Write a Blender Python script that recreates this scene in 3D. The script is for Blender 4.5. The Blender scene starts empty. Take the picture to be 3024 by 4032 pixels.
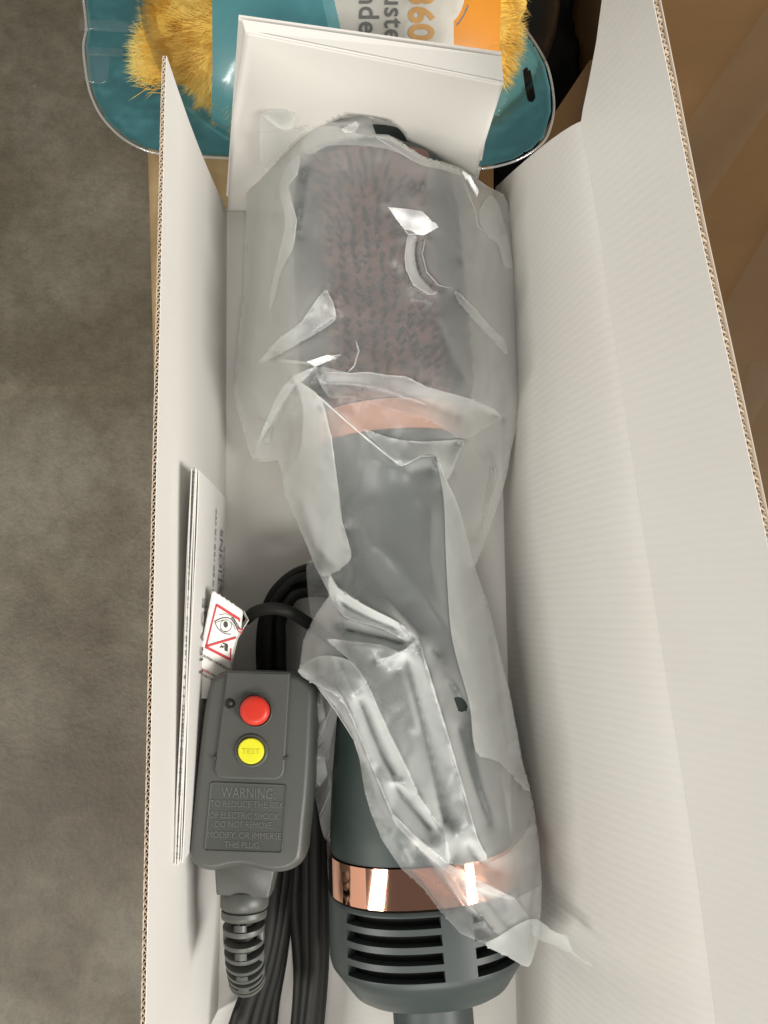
import bpy, bmesh, math, random
import numpy as np
from mathutils import Vector, Matrix, noise as mnoise
random.seed(4); rng = np.random.default_rng(4)
C = bpy.context.scene.collection
sc = bpy.context.scene
R = math.radians

# ------------------------------------------------------------------ camera
H = 0.32                       # camera above the floor of the white box (metres)
TILT = R(7.3)
F = 3026.0                     # focal length in photograph pixels
cam = bpy.data.cameras.new('camera'); cam_o = bpy.data.objects.new('camera', cam); C.objects.link(cam_o)
cam_o.location = (0, 0, H); cam_o.rotation_euler = (TILT, 0, 0)
cam.sensor_fit = 'VERTICAL'; cam.sensor_height = 36; cam.lens = F/4032*36
cam.clip_start = 0.01; cam.clip_end = 50
sc.camera = cam_o

# ------------------------------------------------------------------ world and lamps of the hall
w = bpy.data.worlds.new('World'); sc.world = w; w.use_nodes = True
w.node_tree.nodes['Background'].inputs[0].default_value = (0.98, 0.95, 0.89, 1)
w.node_tree.nodes['Background'].inputs[1].default_value = 0.14
def area(name, loc, target, sx, sy, power, col):
    l = bpy.data.lights.new(name, 'AREA'); l.shape = 'RECTANGLE'; l.size = sx; l.size_y = sy
    l.energy = power; l.color = col
    o = bpy.data.objects.new(name, l); C.objects.link(o); o.location = loc
    o.rotation_euler = (Vector(target)-Vector(loc)).to_track_quat('-Z', 'Y').to_euler()
    return o
area('hall_lamp', (0.15, -1.75, 2.05), (0, 0, 0), 1.1, 0.35, 28, (1.0, 0.97, 0.915))
area('hall_lamp', (2.0, -0.95, 1.6), (0, 0, 0.05), 0.7, 1.5, 82, (1.0, 0.97, 0.92))
area('hall_lamp', (-1.5, -0.85, 1.55), (0, 0, 0.05), 0.22, 1.3, 30, (1.0, 0.97, 0.915))
sc.view_settings.view_transform = 'Standard'
sc.view_settings.look = 'None'
sc.view_settings.exposure = 0.17
sc.view_settings.gamma = 1.0
sc.cycles.max_bounces = 10
sc.cycles.transparent_max_bounces = 24

# ------------------------------------------------------------------ helpers
ct, st = math.cos(TILT), math.sin(TILT)
def ray(px, py):
    px = np.asarray(px, float); py = np.asarray(py, float)
    dx = (px-1512)/F; dy = (2016-py)/F
    # camera (x, y, -1) turned about X by TILT
    return dx, dy*ct + st, dy*st - ct
def Wv(px, py, z):
    dx, dy, dz = ray(px, py)
    s = (np.asarray(z, float)-H)/dz
    return np.stack([dx*s, dy*s, H+dz*s], -1)
def W(px, py, z):
    return Vector(Wv(px, py, z).tolist())
K = 1.8228                     # preview pixels (1659 wide) to photograph pixels
def P(px, py, z): return W(px*K, py*K, z)
class Plane:
    def __init__(self, a, b, c):
        self.o = a; self.n = (b-a).cross(c-a).normalized()
        if self.n.z < 0: self.n = -self.n
    def at(self, px, py, h=0.0):
        d = Vector([float(v) for v in ray(px, py)]); o = Vector((0, 0, H))
        t = (self.o-o).dot(self.n)/d.dot(self.n)
        return o + d*t + self.n*h

def link(name, me, mats, parent=None, smooth=True):
    o = bpy.data.objects.new(name, me); C.objects.link(o)
    for m in (mats if isinstance(mats, (list, tuple)) else [mats]): me.materials.append(m)
    if parent: o.parent = parent
    if smooth: me.polygons.foreach_set('use_smooth', [True]*len(me.polygons))
    return o
def mesh(name, verts, faces, mats, parent=None, smooth=True, mi=None, autosmooth=None):
    me = bpy.data.meshes.new(name); me.from_pydata([tuple(v) for v in verts], [], [tuple(int(i) for i in f) for f in faces]); me.update()
    o = link(name, me, mats, parent, smooth)
    if mi is not None: me.polygons.foreach_set('material_index', list(mi))
    if autosmooth is not None: sharp(me, autosmooth)
    return o
def sharp(me, deg):
    bm = bmesh.new(); bm.from_mesh(me)
    for e in bm.edges:
        if len(e.link_faces) == 2 and e.calc_face_angle(0) > R(deg): e.smooth = False
    bm.to_mesh(me); bm.free()
def thing(name, label, cat, group=None, loc=(0, 0, 0)):
    o = bpy.data.objects.new(name, None); C.objects.link(o); o.empty_display_size = 0.02
    o.location = loc; o['label'] = label; o['category'] = cat
    if group: o['group'] = group
    return o
class MB:
    def __init__(s): s.v = []; s.f = []; s.m = []
    def add(s, vs, fs, mi=0):
        b = len(s.v); s.v += [tuple(v) for v in vs]; s.f += [tuple(i+b for i in f) for f in fs]; s.m += [mi]*len(fs)
    def quad(s, a, b, c, d, mi=0): s.add([a, b, c, d], [(0, 1, 2, 3)], mi)
    def prism(s, top, bot, mi=0):
        n = len(top); s.add(list(top)+list(bot), [tuple(range(n)), tuple(range(2*n-1, n-1, -1))]+[(i, n+i, n+(i+1) % n, (i+1) % n) for i in range(n)], mi)
    def tube(s, pts, r, n=12, mi=0, caps=True):
        pts = [Vector(p) for p in pts]; rs = r if isinstance(r, (list, tuple)) else [r]*len(pts)
        vs = []; up = Vector((0.12, 0.1, 1))
        for i, p in enumerate(pts):
            t = (pts[min(i+1, len(pts)-1)]-pts[max(i-1, 0)]).normalized()
            a = t.cross(up).normalized(); b = a.cross(t)
            for k in range(n):
                th = 2*math.pi*k/n; vs.append(p+(a*math.cos(th)+b*math.sin(th))*rs[i])
        fs = [(i*n+k, i*n+(k+1) % n, (i+1)*n+(k+1) % n, (i+1)*n+k) for i in range(len(pts)-1) for k in range(n)]
        if caps: fs += [tuple(range(n-1, -1, -1)), tuple(range((len(pts)-1)*n, len(pts)*n))]
        s.add(vs, fs, mi)
    def build(s, name, mats, parent=None, smooth=True, autosmooth=None):
        return mesh(name, s.v, s.f, mats, parent, smooth, s.m, autosmooth)
def spline(pts, k=8):
    pts = [Vector(p) for p in pts]; out = []
    q = [pts[0]*2-pts[1]]+pts+[pts[-1]*2-pts[-2]]
    for i in range(1, len(q)-2):
        for j in range(k):
            t = j/k; a, b, c, d = q[i-1], q[i], q[i+1], q[i+2]
            out.append(0.5*((2*b)+(c-a)*t+(2*a-5*b+4*c-d)*t*t+(3*b-a-3*c+d)*t**3))
    return out+[pts[-1]]
def interp(x, tab):
    xs = [t[0] for t in tab]; return [float(np.interp(x, xs, [t[i] for t in tab])) for i in range(1, len(tab[0]))]

def text2d(s, size, bold=0.0, spacing=1.0):
    """flat lettering: 2D vertices (x right, y up, origin bottom left) and faces"""
    cu = bpy.data.curves.new('t', 'FONT'); cu.body = s; cu.size = size; cu.offset = bold; cu.space_character = spacing
    cu.resolution_u = 3
    o = bpy.data.objects.new('t', cu); C.objects.link(o)
    dg = bpy.context.evaluated_depsgraph_get(); me = bpy.data.meshes.new_from_object(o.evaluated_get(dg))
    vs = [(v.co.x, v.co.y) for v in me.vertices]; fs = [tuple(p.vertices) for p in me.polygons]
    bpy.data.objects.remove(o); bpy.data.curves.remove(cu); bpy.data.meshes.remove(me)
    return vs, fs

# ------------------------------------------------------------------ materials
def mat(name, col, rough=0.6, metal=0.0, bump=None, var=None, spec=0.5, **kw):
    """bump=(scale, strength, distance)  var=(scale, amount, colour2)"""
    m = bpy.data.materials.new(name); m.use_nodes = True; nt = m.node_tree; b = nt.nodes['Principled BSDF']
    b.inputs['Base Color'].default_value = (*col, 1); b.inputs['Roughness'].default_value = rough
    b.inputs['Metallic'].default_value = metal; b.inputs['Specular IOR Level'].default_value = spec
    for k, v in kw.items(): b.inputs[k.replace('_', ' ')].default_value = v
    tc = nt.nodes.new('ShaderNodeTexCoord')
    if var:
        n = nt.nodes.new('ShaderNodeTexNoise'); n.inputs['Scale'].default_value = var[0]; n.inputs['Detail'].default_value = 6
        nt.links.new(tc.outputs['Object'], n.inputs['Vector'])
        r = nt.nodes.new('ShaderNodeMapRange'); r.inputs[1].default_value = 0.35; r.inputs[2].default_value = 0.65
        r.inputs[4].default_value = var[1]; nt.links.new(n.outputs['Fac'], r.inputs[0])
        x = nt.nodes.new('ShaderNodeMix'); x.data_type = 'RGBA'
        x.inputs['A'].default_value = (*col, 1); x.inputs['B'].default_value = (*var[2], 1)
        nt.links.new(r.outputs[0], x.inputs['Factor']); nt.links.new(x.outputs['Result'], b.inputs['Base Color'])
    if bump:
        n = nt.nodes.new('ShaderNodeTexNoise'); n.inputs['Scale'].default_value = bump[0]; n.inputs['Detail'].default_value = 4
        nt.links.new(tc.outputs['Object'], n.inputs['Vector'])
        u = nt.nodes.new('ShaderNodeBump'); u.inputs['Strength'].default_value = bump[1]; u.inputs['Distance'].default_value = bump[2]
        nt.links.new(n.outputs['Fac'], u.inputs['Height']); nt.links.new(u.outputs[0], b.inputs['Normal'])
    return m
def add_flutes(m, scale, strength, dist, axis='Y'):
    nt = m.node_tree; b = nt.nodes['Principled BSDF']; tc = nt.nodes.new('ShaderNodeTexCoord')
    wv = nt.nodes.new('ShaderNodeTexWave'); wv.bands_direction = axis; wv.inputs['Scale'].default_value = scale
    wv.inputs['Distortion'].default_value = 1.6; wv.inputs['Detail'].default_value = 3; wv.inputs['Detail Scale'].default_value = 0.6
    nt.links.new(tc.outputs['Object'], wv.inputs['Vector'])
    u = nt.nodes.new('ShaderNodeBump'); u.inputs['Strength'].default_value = strength; u.inputs['Distance'].default_value = dist
    nt.links.new(wv.outputs['Fac'], u.inputs['Height'])
    old = b.inputs['Normal'].links
    if old: nt.links.new(old[0].from_socket, u.inputs['Normal'])
    nt.links.new(u.outputs[0], b.inputs['Normal'])
    return m

M = {}
M['white_board'] = add_flutes(mat('white_board', (0.70, 0.68, 0.64), 0.75, bump=(900, 0.12, 0.0003), var=(14, 0.5, (0.66, 0.635, 0.585))), 118, 0.10, 0.0002)
M['white_wall'] = add_flutes(mat('white_wall', (0.70, 0.68, 0.64), 0.75, bump=(900, 0.12, 0.0003), var=(14, 0.5, (0.66, 0.635, 0.585))), 118, 0.13, 0.00025)
M['white_plain'] = mat('white_plain', (0.70, 0.68, 0.64), 0.75, bump=(900, 0.12, 0.0003), var=(14, 0.5, (0.66, 0.635, 0.585)))
M['white_card'] = mat('white_card', (0.69, 0.67, 0.63), 0.7, bump=(700, 0.12, 0.0003), var=(20, 0.5, (0.66, 0.635, 0.58)))
M['flute'] = mat('flute', (0.50, 0.40, 0.29), 0.85, var=(300, 0.6, (0.36, 0.27, 0.18)))
M['liner_edge'] = mat('liner_edge', (0.55, 0.47, 0.39), 0.85)
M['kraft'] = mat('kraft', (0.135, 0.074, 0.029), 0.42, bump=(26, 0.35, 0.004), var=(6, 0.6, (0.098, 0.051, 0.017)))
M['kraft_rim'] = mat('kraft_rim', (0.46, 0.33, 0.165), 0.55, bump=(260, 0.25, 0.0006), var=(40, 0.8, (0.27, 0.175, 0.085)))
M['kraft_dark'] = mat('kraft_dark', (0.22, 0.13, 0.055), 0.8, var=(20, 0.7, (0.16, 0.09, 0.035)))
M['gap_black'] = mat('gap_black', (0.004, 0.004, 0.004), 0.6, spec=0.2)
M['tape_old'] = mat('tape', (0.30, 0.20, 0.10), 0.28, bump=(60, 0.5, 0.001), var=(30, 0.8, (0.24, 0.145, 0.065)))
M['grey'] = mat('grey_plastic', (0.040, 0.052, 0.050), 0.45, bump=(2500, 0.10, 0.0001))
M['grey_dark'] = mat('grey_dark_plastic', (0.023, 0.038, 0.034), 0.48, bump=(2500, 0.08, 0.0001))
M['pit'] = mat('grille_dark', (0.006, 0.006, 0.006), 0.8)
M['copper'] = mat('rose_gold', (0.80, 0.42, 0.30), 0.05, 1.0)
M['copper_satin'] = mat('rose_gold_satin', (0.72, 0.36, 0.25), 0.35, 0.5)
M['barrel'] = mat('barrel', (0.235, 0.120, 0.102), 0.45, 0.2, var=(60, 0.7, (0.15, 0.078, 0.068)))
M['bristle'] = mat('bristle', (0.034, 0.024, 0.024), 0.55)
M['plug'] = mat('plug_plastic', (0.078, 0.082, 0.074), 0.42, bump=(1800, 0.22, 0.0002))
M['plug_plate'] = mat('plug_plate', (0.062, 0.066, 0.060), 0.5, bump=(1800, 0.2, 0.0002))
M['plug_letter_lit'] = mat('plug_letter_lit', (0.135, 0.140, 0.128), 0.4)  # paler grey paints in the light that raised letter edges would catch
M['red'] = mat('red_button', (0.62, 0.035, 0.018), 0.38, bump=(900, 0.1, 0.0002))
M['yellow'] = mat('yellow_button', (0.78, 0.76, 0.03), 0.42)
M['yellow_ink'] = mat('yellow_moulding', (0.60, 0.56, 0.02), 0.42)
M['led'] = mat('led_window', (0.02, 0.018, 0.016), 0.2)
M['cord'] = mat('cord_rubber', (0.017, 0.017, 0.015), 0.55, spec=0.25, bump=(1400, 0.1, 0.0001))
M['paper'] = mat('paper', (0.72, 0.70, 0.67), 0.65, bump=(500, 0.08, 0.0002))
M['ink'] = mat('ink', (0.03, 0.03, 0.03), 0.6)
M['ink_grey'] = mat('ink_grey', (0.16, 0.155, 0.15), 0.6)
M['ink_red'] = mat('ink_red', (0.55, 0.03, 0.035), 0.6)
M['vinyl'] = mat('tag_vinyl', (0.72, 0.69, 0.64), 0.35, bump=(120, 0.15, 0.0004))
M['blue_card'] = mat('blue_card', (0.085, 0.262, 0.295), 0.32, var=(12, 0.6, (0.10, 0.28, 0.305)))
M['orange'] = mat('orange_print', (0.66, 0.25, 0.025), 0.35)
M['pale_print'] = mat('pale_print', (0.62, 0.58, 0.53), 0.35)
M['tan_print'] = mat('tan_print', (0.60, 0.33, 0.12), 0.4)
M['teal_pale'] = mat('teal_pale', (0.16, 0.36, 0.39), 0.35)
M['fluff'] = mat('fluff', (0.80, 0.45, 0.045), 0.9, bump=(120, 0.6, 0.003), var=(45, 0.9, (0.82, 0.58, 0.15)))
M['fluff_tip'] = mat('fluff_tip', (0.82, 0.66, 0.20), 0.9)

def concrete():
    m = mat('concrete', (0.155, 0.142, 0.112), 0.55, bump=(220, 0.35, 0.0015)); nt = m.node_tree; b = nt.nodes['Principled BSDF']
    tc = nt.nodes.new('ShaderNodeTexCoord')
    def nz(s, d, ro=0.55):
        n = nt.nodes.new('ShaderNodeTexNoise'); n.inputs['Scale'].default_value = s; n.inputs['Detail'].default_value = d; n.inputs['Roughness'].default_value = ro
        nt.links.new(tc.outputs['Object'], n.inputs['Vector']); return n.outputs['Fac']
    def ramp(src, stops):
        r = nt.nodes.new('ShaderNodeValToRGB'); e = r.color_ramp.elements
        while len(e) < len(stops): e.new(0.5)
        for k, (p, c) in enumerate(stops): e[k].position = p; e[k].color = (*c, 1)
        nt.links.new(src, r.inputs[0]); return r.outputs[0]
    def mix(kind, f, a, c):
        x = nt.nodes.new('ShaderNodeMix'); x.data_type = 'RGBA'; x.blend_type = kind; x.inputs['Factor'].default_value = f
        nt.links.new(a, x.inputs['A']); nt.links.new(c, x.inputs['B']); return x.outputs['Result']
    base = ramp(nz(4.5, 10, 0.60), [(0.32, (0.092, 0.074, 0.046)), (0.5, (0.155, 0.134, 0.095)), (0.66, (0.235, 0.213, 0.167))])
    spots = ramp(nz(48, 12, 0.8), [(0.33, (0.72, 0.68, 0.61)), (0.50, (1, 1, 1)), (0.70, (1.28, 1.26, 1.2))])
    grain = ramp(nz(520, 4), [(0.3, (0.86, 0.86, 0.86)), (0.7, (1.12, 1.12, 1.12))])
    c = mix('MULTIPLY', 0.9, base, spots); c = mix('MULTIPLY', 0.8, c, grain)
    # scuffs and faint scratches
    mp = nt.nodes.new('ShaderNodeMapping'); mp.inputs['Rotation'].default_value = (0, 0, 0.5); mp.inputs['Scale'].default_value = (1, 14, 1)
    nt.links.new(tc.outputs['Object'], mp.inputs['Vector'])
    n = nt.nodes.new('ShaderNodeTexNoise'); n.inputs['Scale'].default_value = 4.0; n.inputs['Detail'].default_value = 5
    nt.links.new(mp.outputs[0], n.inputs['Vector'])
    sc_ = ramp(n.outputs['Fac'], [(0.60, (1, 1, 1)), (0.75, (1.18, 1.17, 1.14))])
    c = mix('MULTIPLY', 0.8, c, sc_)
    fine = ramp(nz(75, 12, 0.82), [(0.60, (1, 1, 1)), (0.66, (1.35, 1.33, 1.27))]); c = mix('MULTIPLY', 0.75, c, fine)
    pits = ramp(nz(140, 10, 0.8), [(0.30, (0.55, 0.52, 0.47)), (0.37, (1, 1, 1))]); c = mix('MULTIPLY', 0.7, c, pits)
    nt.links.new(c, b.inputs['Base Color'])
    return m
M['concrete'] = concrete()

def frosted(name='frosted_film', gloss=.40, fres=0.6):
    """thin hazy polythene film: part clear, part milky, shiny"""
    m = bpy.data.materials.new(name); m.use_nodes = True; nt = m.node_tree; nt.nodes.clear()
    N = nt.nodes.new; L = nt.links.new
    out = N('ShaderNodeOutputMaterial'); tc = N('ShaderNodeTexCoord')
    n1 = N('ShaderNodeTexNoise'); n1.inputs['Scale'].default_value = 160; n1.inputs['Detail'].default_value = 3
    L(tc.outputs['Object'], n1.inputs['Vector'])
    bmp = N('ShaderNodeBump'); bmp.inputs['Strength'].default_value = 0.06; bmp.inputs['Distance'].default_value = 0.0006
    L(n1.outputs['Fac'], bmp.inputs['Height'])
    tr = N('ShaderNodeBsdfTransparent'); tr.inputs[0].default_value = (0.985, 0.99, 0.987, 1)
    rf = N('ShaderNodeBsdfRefraction'); rf.inputs['Roughness'].default_value = 0.45; rf.inputs['IOR'].default_value = 1.25
    rf.inputs['Color'].default_value = (0.95, 0.96, 0.955, 1)
    df = N('ShaderNodeBsdfDiffuse'); df.inputs[0].default_value = (0.98, 1.0, 0.985, 1)
    tl = N('ShaderNodeBsdfTranslucent'); tl.inputs[0].default_value = (0.98, 1.0, 0.985, 1)
    gl = N('ShaderNodeBsdfGlossy'); gl.inputs['Roughness'].default_value = gloss; gl.inputs['Color'].default_value = (0.95, 0.96, 0.96, 1)
    for s in (df, gl, rf): L(bmp.outputs[0], s.inputs['Normal'])
    see = N('ShaderNodeMixShader'); see.inputs[0].default_value = 0.10; L(tr.outputs[0], see.inputs[1]); L(rf.outputs[0], see.inputs[2])
    milk = N('ShaderNodeMixShader'); milk.inputs[0].default_value = 0.15; L(df.outputs[0], milk.inputs[1]); L(tl.outputs[0], milk.inputs[2])
    lw = N('ShaderNodeLayerWeight'); lw.inputs['Blend'].default_value = 0.5
    mr = N('ShaderNodeMapRange'); mr.inputs[1].default_value = 0.14; mr.inputs[2].default_value = 0.80; mr.inputs[3].default_value = 0.14; mr.inputs[4].default_value = 0.60
    L(lw.outputs['Facing'], mr.inputs[0])
    a = N('ShaderNodeMixShader'); L(mr.outputs[0], a.inputs[0]); L(see.outputs[0], a.inputs[1]); L(milk.outputs[0], a.inputs[2])
    fr = N('ShaderNodeFresnel'); fr.inputs['IOR'].default_value = 1.5; L(bmp.outputs[0], fr.inputs['Normal'])
    mu = N('ShaderNodeMath'); mu.operation = 'MULTIPLY_ADD'; mu.inputs[1].default_value = fres; mu.inputs[2].default_value = 0.01; L(fr.outputs[0], mu.inputs[0])
    mn = N('ShaderNodeMath'); mn.operation = 'MINIMUM'; mn.inputs[1].default_value = 0.5; L(mu.outputs[0], mn.inputs[0])
    b = N('ShaderNodeMixShader'); L(mn.outputs[0], b.inputs[0]); L(a.outputs[0], b.inputs[1]); L(gl.outputs[0], b.inputs[2])
    L(b.outputs[0], out.inputs[0]); return m
M['film'] = frosted()
M['film_taut'] = frosted('film_taut', .24, 1.6)
def clear():
    m = bpy.data.materials.new('clear_shell'); m.use_nodes = True; nt = m.node_tree; nt.nodes.clear()
    N = nt.nodes.new; L = nt.links.new
    out = N('ShaderNodeOutputMaterial'); tr = N('ShaderNodeBsdfTransparent'); tr.inputs[0].default_value = (0.95, 0.97, 0.965, 1)
    gl = N('ShaderNodeBsdfGlossy'); gl.inputs['Roughness'].default_value = 0.15
    tc = N('ShaderNodeTexCoord'); n1 = N('ShaderNodeTexNoise'); n1.inputs['Scale'].default_value = 55; n1.inputs['Detail'].default_value = 2
    L(tc.outputs['Object'], n1.inputs['Vector'])
    bmp = N('ShaderNodeBump'); bmp.inputs['Strength'].default_value = 0.6; bmp.inputs['Distance'].default_value = 0.003; L(n1.outputs['Fac'], bmp.inputs['Height'])
    L(bmp.outputs[0], gl.inputs['Normal'])
    fr = N('ShaderNodeFresnel'); fr.inputs['IOR'].default_value = 1.5; L(bmp.outputs[0], fr.inputs['Normal'])
    mu = N('ShaderNodeMath'); mu.operation = 'MULTIPLY_ADD'; mu.inputs[1].default_value = 0.8; mu.inputs[2].default_value = 0.0; L(fr.outputs[0], mu.inputs[0])
    mn = N('ShaderNodeMath'); mn.operation = 'MINIMUM'; mn.inputs[1].default_value = 0.7; L(mu.outputs[0], mn.inputs[0])
    x = N('ShaderNodeMixShader'); L(mn.outputs[0], x.inputs[0]); L(tr.outputs[0], x.inputs[1]); L(gl.outputs[0], x.inputs[2])
    L(x.outputs[0], out.inputs[0]); return m
M['clear'] = clear()
def hazy(name, fac, col, rough, gloss):
    m = bpy.data.materials.new(name); m.use_nodes = True; nt = m.node_tree; nt.nodes.clear(); N = nt.nodes.new; L = nt.links.new
    out = N('ShaderNodeOutputMaterial'); tr = N('ShaderNodeBsdfTransparent'); df = N('ShaderNodeBsdfDiffuse'); df.inputs[0].default_value = (*col, 1)
    tl = N('ShaderNodeBsdfTranslucent'); tl.inputs[0].default_value = (*col, 1); gl = N('ShaderNodeBsdfGlossy'); gl.inputs['Roughness'].default_value = rough
    k = N('ShaderNodeMixShader'); k.inputs[0].default_value = .4; L(df.outputs[0], k.inputs[1]); L(tl.outputs[0], k.inputs[2])
    a = N('ShaderNodeMixShader'); a.inputs[0].default_value = fac; L(tr.outputs[0], a.inputs[1]); L(k.outputs[0], a.inputs[2])
    b = N('ShaderNodeMixShader'); b.inputs[0].default_value = gloss; L(a.outputs[0], b.inputs[1]); L(gl.outputs[0], b.inputs[2]); L(b.outputs[0], out.inputs[0]); return m
M['clear_rim'] = hazy('clear_rim', .30, (.85, .87, .86), .12, .12)
M['clear_tab'] = hazy('clear_tab', .05, (.8, .84, .84), .1, .05)
M['film_crease'] = hazy('film_crease', .55, (.93, .94, .92), .3, .08)
M['tape'] = hazy('clear_tape', .04, (.55, .42, .25), .14, .10)

# ------------------------------------------------------------------ concrete floor
ZF = -0.40
fl = mesh('concrete_floor', [(-6, -6, ZF), (6, -6, ZF), (6, 6, ZF), (-6, 6, ZF)], [(0, 1, 2, 3)], M['concrete']); fl['kind'] = 'structure'

# ------------------------------------------------------------------ shipping carton that carries everything
carton = thing('shipping_carton', 'large brown open shipping carton under the white box, with clear tape on its side flap', 'cardboard box', loc=(0, 0, ZF))
def off(o):                       # children are authored in world space
    o.matrix_parent_inverse = Matrix.Translation((0, 0, -ZF)); return o
# left wall with a rounded folded rim
mb = MB(); prof = []
rows = [(-0.55,), (-0.2,), (-0.05,), (0.05,), (0.2,), (0.5,)]
for (y,) in rows:
    x0 = -0.0998-0.064*(y-0.064)
    q = [(x0, y, ZF+0.001)]
    for k in range(7):
        a = math.pi-k*math.pi/2/6; q.append((x0+0.006+0.006*math.cos(a), y, -0.012+0.006*math.sin(a)))
    q += [(x0+0.03, y, -0.0075), (x0+0.05, y, -0.010)]
    prof.append(q)
n = len(prof[0])
mb.add([v for q in prof for v in q], [(i*n+k, i*n+k+1, (i+1)*n+k+1, (i+1)*n+k) for i in range(len(prof)-1) for k in range(n-1)])
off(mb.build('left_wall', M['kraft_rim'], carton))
# right flap folded open, a sheet with thickness
def slab(name, pts, th, m, parent, smooth=False):
    b = MB(); b.prism([Vector(p) for p in pts], [Vector(p)-Vector((0, 0, th)) for p in pts]); return b.build(name, m, parent, smooth)
fa = [(0.106, -0.55, 0.0), (0.62, -0.55, 0.03), (0.62, 0.75, 0.03), (0.106, 0.75, 0.0)]
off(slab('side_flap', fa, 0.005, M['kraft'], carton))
mb = MB(); mb.prism([Vector((0.105, -0.55, -0.005)), Vector((0.110, -0.55, -0.005)), Vector((0.110, 0.75, -0.005)), Vector((0.105, 0.75, -0.005))],
                    [Vector((0.105, -0.55, ZF+.001)), Vector((0.110, -0.55, ZF+.001)), Vector((0.110, 0.75, ZF+.001)), Vector((0.105, 0.75, ZF+.001))])
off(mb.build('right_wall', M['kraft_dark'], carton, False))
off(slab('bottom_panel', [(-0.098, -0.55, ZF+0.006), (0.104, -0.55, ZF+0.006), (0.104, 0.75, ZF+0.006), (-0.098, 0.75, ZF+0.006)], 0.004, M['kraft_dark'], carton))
mb = MB(); ye = 0.37
mb.prism([Vector((-0.099, ye, 0.0)), Vector((0.104, ye, 0)), Vector((0.104, ye+.005, 0)), Vector((-0.099, ye+.005, 0))], [Vector((-0.099, ye, ZF+.007)), Vector((0.104, ye, ZF+.007)), Vector((0.104, ye+.005, ZF+.007)), Vector((-0.099, ye+.005, ZF+.007))])
off(mb.build('end_wall', M['kraft_dark'], carton, False))
# inner flap seen in the gap beside the white box
ip = [P(1150, 338, -0.022), P(1166, 304, -0.020), P(1200, 241, -0.018), P(1274, 130, -0.014), P(1350, 120, -0.012), P(1350, 470, -0.016), P(1200, 520, -0.02)]
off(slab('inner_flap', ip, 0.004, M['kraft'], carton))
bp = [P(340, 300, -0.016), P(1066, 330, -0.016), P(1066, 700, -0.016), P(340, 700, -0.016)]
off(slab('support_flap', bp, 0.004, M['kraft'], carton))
mb = MB(); vs = []; nb = 26  # black sheet added so that the gap beside the pack reads dark
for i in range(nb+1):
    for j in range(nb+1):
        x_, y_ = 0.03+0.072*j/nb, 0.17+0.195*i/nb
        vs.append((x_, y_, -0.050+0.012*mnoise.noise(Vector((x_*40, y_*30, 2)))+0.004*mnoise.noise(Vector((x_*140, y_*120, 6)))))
blk = mesh('gap_dark_sheet', vs, [(i*(nb+1)+j, i*(nb+1)+j+1, (i+1)*(nb+1)+j+1, (i+1)*(nb+1)+j) for i in range(nb) for j in range(nb)], M['gap_black'])
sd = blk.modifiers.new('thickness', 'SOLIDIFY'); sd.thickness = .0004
blk['label'] = 'black plastic sheet added to darken the gap between the blister pack and the lid flap'; blk['category'] = 'added dark sheet'
# clear tape over the side flap, slightly wrinkled ribbons
def tape(a, b, wd, seed):
    a, b = Vector(a), Vector(b); d = (b-a); L_ = d.length; d.normalize(); s = Vector((-d.y, d.x, 0)); n_ = 60; mw = 8
    vs = []
    for i in range(n_+1):
        for j in range(mw+1):
            p = a+d*(L_*i/n_)+s*(wd*(j/mw-0.5))
            zz = p.x*0.0555-0.0044+0.0012+0.0022*abs(mnoise.noise(Vector((i*0.22+seed, j*0.5, seed))))
            vs.append((p.x, p.y, zz))
    fs = [(i*(mw+1)+j, i*(mw+1)+j+1, (i+1)*(mw+1)+j+1, (i+1)*(mw+1)+j) for i in range(n_) for j in range(mw)]
    off(mesh('tape_strip', vs, fs, M['tape'], carton))
tape((0.10, 0.02, 0), (0.34, 0.42, 0), 0.034, 1.0)
tape((0.12, 0.17, 0), (0.36, 0.52, 0), 0.026, 5.0)
tape((0.105, -0.12, 0), (0.17, 0.10, 0), 0.03, 9.0)

# ------------------------------------------------------------------ white corrugated box
box = thing('white_box', 'long open white corrugated box holding the bagged styler, its lid flap bent outwards', 'box')
TH = 0.0014
def ruled(name, rows_, parent, m, th=TH, down=None):
    """sheet with thickness from rows of points; th along -normal side given by 'down'"""
    nr, nc = len(rows_), len(rows_[0])
    vs = [Vector(p) for r in rows_ for p in r]
    fs = [(i*nc+j, i*nc+j+1, (i+1)*nc+j+1, (i+1)*nc+j) for i in range(nr-1) for j in range(nc-1)]
    me = bpy.data.meshes.new('x'); me.from_pydata([tuple(v) for v in vs], [], fs); me.update()
    nm = [v.normal.copy() for v in me.vertices]; bpy.data.meshes.remove(me)
    d = Vector(down); b = []
    for v, q in zip(vs, nm):
        if q.dot(d) < 0: q = -q
        b.append(v+q*th)
    N_ = len(vs)
    ff = fs+[tuple(N_+i for i in reversed(f)) for f in fs]
    bd = [(j, j+1) for j in range(nc-1)]+[((nr-1)*nc+j+1, (nr-1)*nc+j) for j in range(nc-1)]+[((i+1)*nc, i*nc) for i in range(nr-1)]+[(i*nc+nc-1, (i+1)*nc+nc-1) for i in range(nr-1)]
    ff += [(a2, N_+a2, N_+b2, b2)[::-1] for a2, b2 in bd]
    return mesh(name, vs+b, ff, m, parent, True, autosmooth=30), nm
ys = np.linspace(-0.26, 0.176, 26)
# floor
rws = [[(x, y, 0.0) for x in np.linspace(-0.0705, 0.058, 4)] for y in ys]
ruled('floor_panel', rws, box, M['white_board'], 0.0014, (0, 0, -1))
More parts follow.
